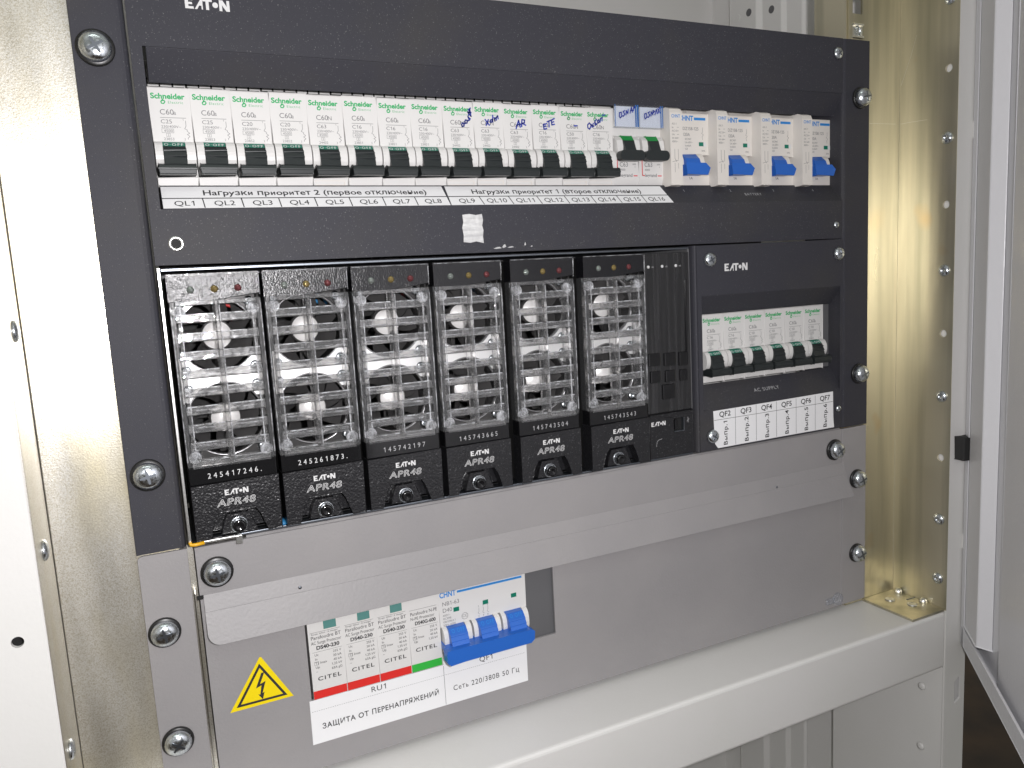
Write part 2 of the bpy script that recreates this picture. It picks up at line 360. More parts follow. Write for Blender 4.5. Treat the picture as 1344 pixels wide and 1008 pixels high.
# ================================================================== the setting: floor and cabinet
fl = obj('floor', B().box(-3000, 3000, -3000, 3000, -905, -900), 'floor_brown'); tag(fl, kind='structure')
cab = thing('cabinet', 'light grey painted steel cabinet that holds the rack equipment', 'cabinet')
obj('back_wall', B().box(-300, 300, 230, 232, -600, 600), 'light_paint', cab)
obj('side_wall', B().box(300, 302, -20, 230, -600, 600), 'light_paint', cab)
obj('side_wall', B().box(-302, -300, -20, 230, -600, 600), 'light_paint', cab)
obj('top_wall', B().box(-300, 300, -20, 230, 600, 602), 'light_paint', cab)
obj('bottom_wall', B().box(-300, 300, -20, 230, -602, -600), 'light_paint', cab)
rpost = obj('rear_post', B().prism([(299.5, 113), (297.5, 115), (297.5, 132), (294, 135), (294, 157), (290, 161), (290, 194), (299.5, 197)], -599, 599, 'z'), 'light_paint', cab, 0.8)
for y, z in ((184, 342), (169.5, 342.5), (146, 338)):
    obj('hole', B().lathe((0, 0, 0), [(3.2, -0.35), (3.2, 0.4)], 16, 'x'), 'dark_grey' if y < 180 else 'light_paint', rpost, loc=(290 if y > 160 else 294, y, z))
slot = [[(286, -212), (292.5, -209), (292.5, -190), (286, -194)]]
fpost = obj('front_post', B().prism(rrect(274.9, 297, -600, 600, 0.3, 1), -42, -40.4, 'y', holes=slot).box(295.4, 297, -40.4, -19, -600, 600).box(276.7, 278, -40.4, -19, -600, 600), 'light_paint', cab, 0.9)
obj('slot_catch', B().box(286.5, 289, -40, -36, -209, -196), 'recess_steel', fpost)
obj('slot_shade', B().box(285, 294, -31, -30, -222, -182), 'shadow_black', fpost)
pb = B().box(-277, -275.2, -40, -19, -600, 600); sq = []
for i in range(24):
    a = 2 * math.pi * i / 24; k_ = 8.0 / max(abs(math.cos(a)), abs(math.sin(a))); sq.append((-285.6 + k_ * math.cos(a), -13.2 + k_ * math.sin(a)))
ci = circle(-285.6, -13.2, 2.3, 24)
pb.add([(x, -42, z) for x, z in ci + sq] + [(x, -40, z) for x, z in ci], [(i, (i + 1) % 24, 24 + (i + 1) % 24, 24 + i) for i in range(24)] + [(i, (i + 1) % 24, 48 + (i + 1) % 24, 48 + i) for i in range(24)])
xa, xb, za, zb = -293.6, -277.6, -21.2, -5.2
for x0, x1, z0, z1 in ((-440, xa, -600, 600), (xb, -276.2, -600, 600), (xa, xb, zb, 600), (xa, xb, -600, za)): pb.add([(x0, -42, z0), (x1, -42, z0), (x1, -42, z1), (x0, -42, z1)], [(0, 1, 2, 3)])
pb.add([(x, y, z) for z in (-600, 600) for x, y in ((-276.2, -42), (-275.5, -41.7), (-275.2, -41), (-275.2, -40))], [(0, 1, 5, 4), (1, 2, 6, 5), (2, 3, 7, 6)], True)
obj('front_post', pb, 'light_paint', cab)
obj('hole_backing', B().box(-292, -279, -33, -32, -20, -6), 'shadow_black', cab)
obj('cross_beam', B().box(-275.6, 274.7, -42, 40, -180, -137), 'light_paint', cab, 2.4, 3)
for z in (-203, -252, -300):
    obj('rivet', B().lathe((274.6, -24, z), [(3.0, -0.01), (2.8, -0.9), (1.2, -1.3), (0.01, -1.3)], 14, 'x'), 'light_paint', cab)
obj('lower_side_plate', B().box(275, 276.6, -40, 60, -600, -181), 'light_paint', cab)
obj('seal_lip', B().prism([(293, -42), (293, -47), (300.5, -51), (302.5, -50), (297.2, -42)], -163, 70, 'z'), 'light_paint', cab, 0.6)
obj('seal_lip', B().prism([(293, -42), (293, -45), (301.5, -46.5), (303.5, -51.5), (304.5, -51), (303, -44), (297.2, -42)], 70.5, 600, 'z'), 'light_paint', cab, 0.5)
for z in (196, -92): obj('pad', B().box(290.2, 296.5, -43.2, -42, z, z + 11), 'light_paint', cab, 0.3)
lt = thing('striker_block', 'small black plastic striker block screwed to the light grey post beside the door', 'latch', (279.5, -42, -24))
obj('block', B().prism([(0, 0), (0, -7), (9, -10), (12, -7), (12, 0)], 0, 16, 'z'), 'rubber', lt, 0.5)
obj('catch', B().prism([(12.2, 0), (12.2, -9), (15, -14), (22, -15.5), (22, 0)], -2.5, 17.5, 'z'), 'rubber', lt, 0.6)
screw(lt, 10.5, 9, -9.4, 3.3, 0, 0.1, 1.6)

# door: hinged on the right, standing half open towards the camera
dth = math.atan2(-0.729, -0.684)
door = obj('door', B().box(0, 470, 20, 21.5, 0, 600), 'door_paint', cab, loc=(292, -45, -163)); door.rotation_euler = (0, 0, dth)
tag(door, 'light grey steel door standing half open at the right edge')
obj('inner_pan', B().prism([(8, 5), (75, 5), (75, 2), (470, 2), (470, 3.5), (76.5, 3.5), (76.5, 6.5), (8, 6.5)], 1.6, 600, 'z'), 'door_paint', door, 0.5)
obj('stiffener', B().prism([(12, 4.9), (14, -3.5), (45, -3.5), (50.5, 4.9)], 18, 600, 'z'), 'door_paint', door, 0.8)
obj('hinge_flange', B().prism([(0, 20), (0, -3), (9, -3), (9, -1.5), (1.6, -1.5), (1.6, 20)], 0, 600, 'z'), 'door_paint', door, 0.4)
obj('bottom_flange', B().prism([(20, 0), (-3, 0), (-3, 13), (-1.4, 13), (-1.4, 1.6), (20, 1.6)], 1.8, 470, 'x'), 'door_paint', door, 0.4)

# mounting rails of passivated zinc
rr = thing('rack_rail', 'yellowish zinc plated rack rail at the right of the black panel', 'rail', (0, 0, -136), 'rack rails')
holes = []
for u in range(6, 9):
    for k in (6.35, 22.25, 38.1):
        z = u * 44.45 + k + 136; holes.append([(227.8, z - 4.75), (237.2, z - 4.75), (237.2, z + 4.75), (227.8, z + 4.75)])
obj('mounting_face', B().prism([(223.5, 0), (274.4, 0), (274.4, 560), (223.5, 560)], 2.2, 4.2, 'y', holes=holes), 'zinc_yellow', rr, 0.4)
obj('inner_return', B().box(221.6, 223.4, 2.8, 30, 0, 560), 'zinc_yellow', rr, 0.5)
rz = [(242, 0), (197, 1), (153, 0), (108.5, 1), (65, 0), (20.6, 1), (-23.6, 0), (-69, 1), (-113.5, 1), (286, 1)]
obj('side_flange', B().prism([(-41.9, 0), (2.0, 0), (2.0, 560), (-41.9, 560)], 274.5, 276.0, 'x', holes=[circle(-35, z + 136, 2.6, 18) for z, k in rz if not k]), 'zinc_yellow', rr, 0.3)
rvt = lambda: B().lathe((0, 0, 0), [(4.2, 0), (4.1, -0.7), (3.4, -1.5), (2.0, -2.1), (1.3, -2.15), (1.0, -1.5), (0.01, -1.4)], 20, 'x')
for z, k in rz:
    if k: obj('rivet', shared('rivet_r', rvt), 'steel', rr, loc=(274.5, -35, z + 136))
fs = lambda a, b_: (274.42, a, b_)
obj('scratch', B().stroke([(-10.6, 405.9), (-6.7, 393.9), (0.9, 375.4)], 0.22, fs), 'bright_zinc', rr)
obj('scratch', B().stroke([(1.0, 348.9), (-8, 348.6), (-19.8, 347.8)], 0.18, fs), 'bright_zinc', rr)
obj('scratch', B().stroke([(244.4, 348.7), (270.4, 349.0)], 0.18, lambda a, b_: (a, 2.12, b_)), 'bright_zinc', rr)
cn = thing('cage_nut', 'steel cage nut clipped in the square rail hole above the black panel', 'nut', (232.5, 2.2, 273))
obj('cage', B().prism(rrect(-5.6, 5.6, -4.4, 4.4, 1), 0.2, 5, 'y', holes=[circle(0, 0, 3.4, 16)]).box(-4.5, 4.5, -1.4, 0.1, 3.4, 4.5).box(-4.5, 4.5, -1.4, 0.1, -4.5, -3.4), 'bright_zinc', cn, 0.3)
obj('nut', B().lathe((0, 0, 0), [(3.3, 1), (3.3, 4.5), (2.4, 4.5)], 6), 'steel', cn)
lr = thing('rack_rail', 'bright zinc plated rack rail at the left edge, dazzling in the flash', 'rail', (0, 0, -136), 'rack rails')
obj('mounting_face', B().box(-274.8, -222.5, 2.2, 4.2, 0, 560), 'zinc', lr, 0.5)
obj('side_flange', B().box(-276.4, -275.0, -41.5, 2.0, 0, 560), 'zinc', lr, 0.3)
rvl = lambda: B().lathe((0, 0, 0), [(4.6, 0), (4.4, 0.9), (3.2, 1.7), (1.6, 2.0), (0.01, 2.0)], 20, 'x')
for y, z in ((-18, 109.5), (-22.5, 17), (-28, -71), (-18, 202)): obj('rivet', shared('rivet_l', rvl), 'steel', lr, loc=(-275, y, z + 136))
cpl = thing('corner_plate', 'zinc corner plate riveted onto the right end of the white cross beam', 'bracket', (241, -42, -136.9))
obj('plate', B().box(0, 33.4, 1, 44, 0, 1.8), 'zinc_yellow', cpl, 0.3)
obj('seam', B().box(25, 33.4, 25, 25.8, 1.8, 2.2), 'recess_steel', cpl)
for x, y in ((15, 32), (21, 18)): obj('rivet', B().lathe((x, y, 1.9), [(3.6, 0), (3.4, 0.6), (2.4, 1.0), (1.6, 0.6), (0.01, 0.5)], 18, 'z'), 'bright_zinc', cpl)
for y in (37, 16): obj('dimple', B().lathe((30.6, y, 3.0), [(0.3, -3.0), (2.2, -1.8), (2.9, 0), (2.2, 1.8), (0.3, 2.9)], 16, 'x'), 'bright_zinc', cpl)

# ================================================================== black six-unit frame: brackets and cover panels
def bracket(sx, label):
    t = thing('mounting_bracket', label, 'bracket', (0, 0, 0), 'black rack brackets')
    pts = [(-241.3, 0.0), (-223.2, 0.0), (-221.6, 0.35), (-220.4, 1.2), (-219.8, 2.4), (-219.6, 4.0), (-219.6, 34.0)] if sx < 0 else [(241.3, 0.0), (218.9, 0.0), (217.6, 0.5), (216.9, 1.6), (216.7, 3.0), (216.7, 34.0)]
    b = B(); b.sheet(pts, 1.9 if sx < 0 else -1.9, 0.4, 266.4, 'z', smooth=False)
    obj('flange', b, 'black_paint', t, 0.25)
    return t
bl = bracket(-1, 'black bracket flange screwed to the left rail')
br = bracket(1, 'black bracket flange screwed to the right rail')
screw(bl, -232.5, 228.6, 0, 6.6, 7.8, 0.5, 4.2); screw(bl, -232.5, 38.1, 0, 6.4, 7.6, 0.2, 4.0)
screw(br, 232.5, 228.6, 0, 6.3, 7.2, 0.15, 5.0); screw(br, 232.5, 38.1, 0, 6.3, 7.2, 0.4, 5.0)

dp = thing('distribution_panel', 'wide black upper panel with the long row of breakers', 'panel')
pl = [(-218.9, 134.4), (216.4, 134.4), (216.4, 159.8), (-213.9, 159.8), (-213.9, 231.0), (216.4, 231.0), (216.4, 266.4), (-218.9, 266.4)]
obj('face_plate', B().prism(pl, 0.2, 1.8, 'y', holes=[circle(-209, 144.1, 2.1, 20)]), 'black_paint', dp, 0.4)
obj('top_return', B().box(-218.5, 216.2, 1.9, 32, 264.6, 266.2), 'black_paint', dp, 0.3)
obj('upper_slope', B().prism([(0.2, 230.9), (9.2, 217.5), (10.4, 218.0), (1.4, 231.4)], -212.5, 216.4, 'x'), 'black_paint', dp, 0.3)
obj('lower_slope', B().prism([(10.6, 171.8), (0.2, 159.9), (1.4, 159.0), (11.8, 170.9)], -213.0, 216.4, 'x'), 'black_paint', dp, 0.3)
obj('side_cheek', B().prism([(1.9, 159.9), (32, 159.9), (32, 231), (1.9, 231)], 219.0, 220.2, 'x'), 'black_paint', dp)
obj('hole_rim', B().lathe((-209, 0.1, 144.1), [(3.4, 0.1), (2.9, -0.35), (2.2, -0.1), (2.0, 1.5)], 20, caps=False), 'bright_zinc', dp)
obj('hole_shade', B().lathe((-209, 1.2, 144.1), [(2.6, 0.6), (2.6, 1.0)], 16), 'shadow_black', dp)
obj('rear_cover', B().box(-216, 216, 78, 80, 2, 264), 'dark_grey', dp)
for x, z, R in ((211.5, 256.5, 3.9), (-212.5, 262.0, 3.9)):
    if x > 0: screw(dp, x, z, 0.2, R, 0, 0.7, 2.4)
screw(dp, 210.2, 143.7, 0.2, 2.4, 0, 0.3, 1.6)
obj('brand_logo', eaton_logo(B(), -194.2, 248.6, 4.75, front(0.12)), 'white_ink', dp)
sl = tilted(0, 0.2, 159.9, -10.4, -11.9, 0.08)         # frame on the lower slope: b runs up the slope from its foot
b = B()
for i, x in enumerate((87, 124, 160.5, 196)): T(b, str(i + 1), x, 9.6, 1.9, sl, 'C')
T(b, 'BATTERY', 141, 6.0, 2.1, sl, 'C', 1.0, 0, 0.25)
obj('printed_lettering', b, 'dim_ink', dp)
tp = thing('tape_scrap', 'torn scrap of silver tape on the black panel below label QL9', 'tape', (-60.3, 0.1, 140))
out = [(-6.0, 0.4), (-2, 0), (1.5, 0.6), (5.8, -0.4), (5.5, 3), (6.0, 6.5), (5.4, 9), (6.1, 12), (5.6, 15.2), (2, 14.6), (-2, 15.3), (-5.8, 14.9), (-5.5, 11), (-6.3, 8), (-5.7, 4)]
obj('foil', B().prism(out, -0.35, -0.02, 'y'), 'tape', tp)
b = B()
for x, z, w, h in ((14, -3.6, 5, 0.9), (18, -3.0, 2.5, 1.6), (22, -3.3, 4, 0.7), (31, -2.2, 0.9, 1.6), (35, -3.2, 1.3, 0.6)):
    b.prism([(x - w / 2, z), (x - w / 6, z - h * .3), (x + w / 2, z + h * .1), (x + w * .2, z + h), (x - w * .2, z + h * .6)], -0.22, -0.02, 'y')
obj('residue', b, 'tape', tp)

# paper strip labels lying on the lower slope
def slope_label(x0, x1, title, ta, first, n, label, skew=0.0):
    t = thing('paper_label', label, 'label', (0, 0, 0), 'strip labels under the breakers')
    f0 = tilted(0, 0.2, 159.9, -10.4, -11.9, 0.18); f1 = tilted(0, 0.2, 159.9, -10.4, -11.9, 0.30); L = 15.0
    cells = [f0(x0, 0.2), f0(x1 + skew, 0.2), f0(x1, L), f0(x0, L)]
    bk = tilted(0, 0.2, 159.9, -10.4, -11.9, 0.04); back = [bk(x0, 0.2), bk(x1 + skew, 0.2), bk(x1, L), bk(x0, L)]
    obj('sheet', B().add(cells + back, [(0, 1, 2, 3), (7, 6, 5, 4), (0, 4, 5, 1), (1, 5, 6, 2), (2, 6, 7, 3), (3, 7, 4, 0)]), 'paper', t)
    b = B(); b.rect(x0, x1, L - 0.5, L - 0.05, f1).rect(x0, x1 + skew * .55, 6.3, 6.85, f1)
    T(b, title, ta, 8.6, 3.35, f1, 'C', 1.16, 1, fit=None)
    pitch = (x1 - x0) / n
    for i in range(n):
        xx = x0 + pitch * (i + 0.5); T(b, 'QL%d' % (first + i), xx + 0.8, 1.7, 3.1, f1, 'C', 1.18, 0)
        if i: b.stroke([(x0 + pitch * i, 6.3), (x0 + pitch * i + skew * .4, 0.4)], 0.5, f1)
    obj('print', b, 'ink', t); return t
slope_label(-212.7, -73.4, 'Нагрузки приоритет 2 (первое отключение)', -139, 1, 8, 'white strip label with cells QL1 to QL8 under the left breakers', 1.2)
slope_label(-71.6, 70.5, 'Нагрузки приоритет 1 (второе отключение)', -1.5, 9, 8, 'white strip label with cells QL9 to QL16 ending under the double breakers', 3.2)

# ================================================================== circuit breakers
# every breaker stands with its face on local y=0 and its face centre on z=0; x runs from 0
def body_profile(h=22.4, sh=41.0, d=26.0):
    return [(0, -h), (0.6, -h - .2), (d - 4, -h - .2), (d, -h - 4), (d, -sh), (66, -sh), (66, sh), (d, sh), (d, h + 4), (d - 4, h + .2), (0.6, h + .2), (0, h)]
def iec_housing():
    b = B()
    # upper body with the print face, lower body, and the well round the toggle
    b.prism([(0, -1.8), (9, -2.4), (9, -17.5), (0, -18.0), (0, -22.4), (22, -22.6), (26, -26), (26, -41), (66, -41), (66, 41), (26, 41), (26, 26), (22, 22.6), (0, 22.4)], 0.22, 17.78, 'x')
    return b
def horn(x0, x1):
    pr = [(8.5, -1.7), (-0.3, -1.9)]
    for i in range(9):
        a = math.radians(100 + 140 * i / 8); pr.append((-0.6 + 3.5 * math.cos(a) * 1.05, -7.8 + 5.9 * math.sin(a)))
    pr += [(-1.2, -13.4), (8.5, -13.6)]
    return B().prism(pr, x0, x1, 'x')
def iec_neck():
    return B().prism([(8, -3.2), (-3.2, -4.3), (-4.7, -6.2), (-4.4, -6.7), (-5.5, -8.8), (-5.1, -9.3), (-6.2, -12.9), (8, -14)], 3.75, 13.55, 'x')
def iec_cap():
    return B().prism([(8, -1.9), (-0.7, -2.0), (-3.2, -4.25), (8, -3.1)], 3.75, 13.55, 'x')
def iec_paddle():
    return B().prism([(8, -13.9), (-6.4, -12.6), (-8.2, -13.2), (-9.0, -15.2), (-8.4, -17.6), (8, -16.9)], 1.15, 16.85, 'x')
def iec_print(kind, rating, code):
    f = front(-0.06); g = B()
    T(g, 'Schneider', 1.0, 17.7, 2.35, f, 'L', 1.0, 2, fit=14.6)
    g.stroke([(6.1, 17.4), (5.3, 16.3), (5.5, 15.6), (6.4, 15.5), (7.0, 16.3), (6.6, 17.0), (5.9, 16.8)], 0.5, f)
    T(g, 'Electric', 8.2, 15.6, 1.15, f, 'L', 1.0, 0, 0.22)
    k = B()
    T(k, kind[:-1], 4.2, 10.6, 2.35, f, 'L', 1.05); T(k, kind[-1], 10.0, 10.6, 2.0, f, 'L', 1.0)
    k.rect(4.2, 15.4, 9.1, 9.3, f)
    T(k, rating, 4.2, 6.6, 1.75, f, 'L', 1.15)
    T(k, '230/400V~', 4.2, 4.6, 1.15, f, 'L', 1.15); T(k, '4500', 5.2, 2.7, 1.1, f, 'L', 1.2); k.frame(4.3, 9.5, 2.3, 4.2, 0.14, f)
    T(k, '3', 7.0, 0.9, 0.9, f, 'C'); k.frame(6.1, 7.9, 0.6, 2.1, 0.12, f)
    T(k, code, 4.8, -1.0, 1.15, f, 'L', 1.1)
    k.stroke([(15.0, 8.0), (15.0, 5.6), (14.3, 4.4), (15.3, 3.9), (15.3, 3.2), (16.3, 2.4), (15.2, 1.8), (16.3, 0.9), (15.4, 0.2), (15.4, -0.4)], 0.2, f)
    T(k, '1', 14.0, 8.0, 0.9, f, 'C'); T(k, '2', 14.0, -0.9, 0.9, f, 'C')
    return g, k
def off_text():
    b = B(); fr = lambda a, z: (a, -0.7 - (-2.0 - z) * (2.5 / 2.25) - 0.10, z)
    T(b, 'O·OFF', 8.6, -3.9, 1.25, fr, 'C', 1.35, 1, 0.35); return b
def groove():
    return B().box(1.2, 16.4, -0.35, 0.1, -19.5, -19.15).box(1.2, 16.4, -0.35, 0.1, -21.6, -21.2).box(15.8, 16.4, -0.35, 0.1, -21.2, -19.5)
def shared_print(kind, rating, code):
    key = 'print_%s_%s_%s' % (kind, rating, code)
    if key not in CACHE:
        g, k = iec_print(kind, rating, code); CACHE[key] = (g.mesh('green_print'), k.mesh('grey_print'))
    return CACHE[key]
def iec_breaker(loc, kind, rating, code, label, group, flat=True):
    t = thing('circuit_breaker', label, 'breaker', loc, group)
    hs = obj('housing', shared('iec_housing', iec_housing), 'white_plastic', t, 0.42)
    obj('terminal_slot_shade', shared('iec_slot_shade', lambda: B().box(0.2, 17.8, 25.6, 25.95, 27.6, 29.2).box(0.2, 1.2, 25.6, 25.95, 29.2, 33).box(6.2, 6.9, 25.6, 25.95, 29.2, 33).box(12.0, 12.9, 25.6, 25.95, 29.2, 33)), 'shadow_black', t)  # black strips painting the deep shade at the terminal openings
    obj('toggle_cheek', shared('iec_horn_l', lambda: horn(0.35, 3.65)), 'white_plastic', t, 0.25)
    obj('toggle_cheek', shared('iec_horn_r', lambda: horn(13.65, 17.6)), 'white_plastic', t, 0.25)
    tg = obj('toggle', shared('iec_neck', iec_neck), 'toggle_black', t, 0.3)
    obj('paddle', shared('iec_paddle', iec_paddle), 'toggle_black', tg, 0.5)
    cap = obj('green_cap', shared('iec_cap', iec_cap), 'toggle_green', tg)
    obj('off_lettering', shared('iec_off', off_text), 'white_ink', tg)
    g, k = shared_print(kind, rating, code)
    obj('brand_print', g, 'green_print', t); obj('rating_print', k, 'grey_ink', t)
    if kind.endswith('N'): obj('label_groove', shared('iec_groove', groove), 'cream_plastic', t)
    return t
YF, ZF, X0 = 11.0, 193.4, -213.6
ratings = [('C60a', 'C25', '23853'), ('C60a', 'C25', '23853'), ('C60a', 'C20', '23852'), ('C60a', 'C20', '23852'), ('C60N', 'C63', '24402'), ('C60a', 'C16', '23851'), ('C60a', 'C16', '23851'), ('C60a', 'C16', '23851'),
           ('C60N', 'C63', '24402'), ('C60N', 'C63', '24402'), ('C60N', 'C63', '24402'), ('C60a', 'C16', '23851'), ('C60N', 'C50', '24401'), ('C60N', 'C16', '24396')]
pens = {8: [[(11.0, 9.6), (12.2, 10.0), (12.4, 11.4), (11.3, 11.6), (10.8, 10.5), (11.3, 9.6)], [(12.9, 11.4), (14.1, 11.6), (14.4, 13.0), (13.3, 13.2), (12.8, 12.2), (13.2, 11.5)], [(14.2, 12.6), (15.6, 13.2), (14.8, 15.0), (16.2, 13.8)], [(15.2, 15.6), (16.2, 18.8), (16.7, 15.2), (14.8, 17.4), (16.9, 17.2)], [(15.3, 18.4), (16.6, 19.6)]],
        9: [[(7.0, 13.6), (9.4, 10.6)], [(9.0, 13.6), (7.4, 10.4)], [(10.0, 12.2), (11.2, 12.4), (11.6, 13.8), (10.3, 13.4), (10.0, 12.2)], [(11.8, 16.0), (11.6, 12.4)], [(12.6, 14.8), (12.9, 12.9), (12.9, 14.2), (13.9, 14.9), (13.8, 13.4)], [(14.0, 15.0), (14.8, 15.8), (15.0, 14.2)]],
        10: [[(8.0, 9.6), (9.8, 14.2), (10.6, 10.4)], [(8.2, 11.4), (10.9, 12.2)], [(11.4, 10.8), (11.9, 14.6), (13.6, 14.4), (13.4, 12.9), (11.8, 12.6), (14.2, 11.6)]],
        11: [[(9.4, 12.6), (7.2, 12.0), (7.6, 9.4), (9.4, 9.9)], [(7.5, 10.8), (9.0, 11.2)], [(9.8, 13.6), (12.4, 14.6)], [(11.0, 14.2), (11.0, 10.8)], [(14.6, 15.6), (12.6, 14.6), (12.8, 12.0), (14.6, 12.4)], [(12.8, 13.4), (14.2, 13.8)]],
        12: [[(9.6, 12.2), (11.6, 12.3)]],
        13: [[(2.2, 10.4), (3.4, 12.6), (2.2, 14.0), (1.0, 12.8), (1.0, 11.2), (2.2, 10.4)], [(3.2, 13.2), (5.2, 12.0)], [(4.9, 13.8), (3.9, 11.6)], [(7.2, 16.2), (5.8, 14.6), (6.2, 12.8), (7.4, 13.4), (6.2, 14.2)], [(8.0, 14.0), (9.0, 14.6), (8.8, 16.0), (7.8, 15.4), (8.0, 14.0)], [(9.6, 14.6), (10.0, 16.8), (11.2, 17.4), (11.0, 15.4)], [(11.4, 18.6), (13.2, 19.0)]]}
notes = {8: 'blue pen scrawl at its top right', 9: 'slanted blue pen letters starting with x', 10: 'two blue pen letters', 11: 'blue pen word of three letters', 12: 'one short blue pen dash', 13: 'blue pen word starting with a big O'}
for i, (k, r, c) in enumerate(ratings):
    lab = 'white breaker with black toggle above cell QL%d' % (i + 1) + (', %s' % notes[i] if i in notes else ', no pen marks')
    t = iec_breaker((X0 + 18 * i, YF + (0.35 if i % 3 == 1 else 0), ZF + (0.25 if i % 2 else 0)), k, r, c, lab, 'breakers in the top row')
    if i in pens:
        b = B()
        for stx in pens[i]: b.stroke(stx, 0.75, front(-0.14))
        obj('handwriting', b, 'pen_blue', t)

# the two breakers with red brackets and label pockets
def lg_housing(): return B().prism([(2, 7.6), (0.6, 7.0), (0, 5.8), (9, 5.2), (9, -6.8), (0, -7.4), (0, -17.2), (1.5, -21.6), (24, -22.6), (24, -41), (66, -41), (66, 41), (24, 41), (24, 24), (2, 23.4)], 0.1, 17.9, 'x')
for i in range(2):
    t = thing('circuit_breaker', ('white breaker with red bracket print above cell QL15, blue edged paper tag', 'white breaker with red bracket print above cell QL16, blue edged paper tag')[i], 'breaker', (38.4 + 18 * i, 11.2, ZF), 'red bracket breakers')
    obj('housing', shared('lg_housing', lg_housing), 'white_plastic', t, 0.35)
    def cheek(x0, x1):
        return B().prism([(8, 7.0), (-0.2, 6.6), (-2.2, 4.6), (-3.0, 1.0), (-2.6, -3.2), (-1.0, -6.6), (8, -7.2)], x0, x1, 'x')
    obj('toggle_cheek', shared('lg_ck_l', lambda: cheek(1.0, 5.2)), 'white_plastic', t, 0.4); obj('toggle_cheek', shared('lg_ck_r', lambda: cheek(13.0, 17.0)), 'white_plastic', t, 0.4)
    tg = obj('toggle', shared('lg_tog', lambda: B().prism([(8, 4.6), (-3.2, 4.2), (-4.8, 0), (-6.2, -3), (8, -4)], 5.4, 12.8, 'x')), 'toggle_black', t, 0.3)
    obj('green_cap', shared('lg_cap', lambda: B().prism([(8, 7.6), (-0.8, 7.4), (-3.2, 4.3), (8, 4.7)], 5.4, 12.8, 'x')), 'legrand_green', tg, 0.2)
    obj('paddle', shared('lg_pad', lambda: B().prism(rrect(-0.5, 16.9, -8.2, -2.2, 2.8, 5), -9.0, -4.2, 'y')), 'toggle_black', tg, 0.8)
    f = front(-0.08); b = B(); b.stroke([(2.6, -6.2), (2.6, -15.6), (4.2, -15.9)], 0.55, f).rect(14.0, 17.0, -16.3, -15.7, f); obj('red_bracket', b, 'red_print', t)
    b = B(); T(b, 'C63', 4.2, -10.6, 2.6, f, 'L', 0.95); T(b, '4000', 4.4, -13.0, 1.2, f, 'L', 1.1); T(b, '6000', 13.5, -9.6, 0.9, f, 'L'); T(b, '3', 15, -11.2, 0.9, f, 'L'); T(b, 'legrand', 4.4, -16.6, 1.9, f, 'L', 1.0, 1, fit=9.0); obj('rating_print', b, 'grey_ink', t)
    tagp = thing('label_pocket', ('clear pocket with handwritten paper over breaker QL15', 'clear pocket with handwritten paper over breaker QL16')[i], 'label', (38.4 + 18 * i, 8.4, ZF), 'paper pockets on the red bracket breakers')
    obj('paper', B().box(0.5, 17.4, 0.9, 1.2, 12.4, 25.4), 'paper_blue', tagp)
    obj('pocket', B().prism([(0.6, 25.8), (0.2, 25.6), (0.2, 12.0), (2.6, 11.8), (2.6, 12.2), (0.6, 12.4)], 0.2, 17.7, 'x'), 'clear_film', tagp)
    b = B()
    for a in ((14.9, 15.7), (16.2, 17.3)) if i == 0 else ((15.3, 16.0), (16.6, 17.2)): b.rect(a[0], a[1], 12.4, 25.2, front(0.1))
    if i == 0: b.rect(0.5, 0.9, 12.4, 25.2, front(0.1))
    obj('blue_edge', b, 'film_blue', tagp)
    b = B(); f = front(0.04)
    o = [(4.0, 17.2), (5.2, 18.2), (4.9, 20.6), (3.7, 20.2), (3.5, 18.2), (4.0, 17.2)]
    st = [o, [(7.6, 21.6), (6.2, 21.0), (7.4, 19.6), (6.4, 18.2), (5.8, 18.5)], [(8.2, 19.0), (8.6, 21.6), (9.6, 19.8), (9.9, 22.4)]]
    if i == 0: st += [[(11.2, 20.2), (12.2, 23.8), (13.0, 20.8)], [(11.4, 21.6), (13.0, 22.0)], [(13.6, 21.6), (14.0, 24.2), (14.9, 23.8), (13.9, 22.8)]]
    else: st += [[(9.9, 22.4), (11.0, 22.0), (9.8, 20.8)], [(11.2, 19.8), (12.4, 23.2), (13.0, 20.6)], [(13.4, 23.6), (15.0, 21.2)], [(14.8, 24.2), (13.6, 21.0)]]
    for s_ in st: b.stroke(s_, 0.62, f)
    obj('handwriting', b, 'pen_blue', tagp)

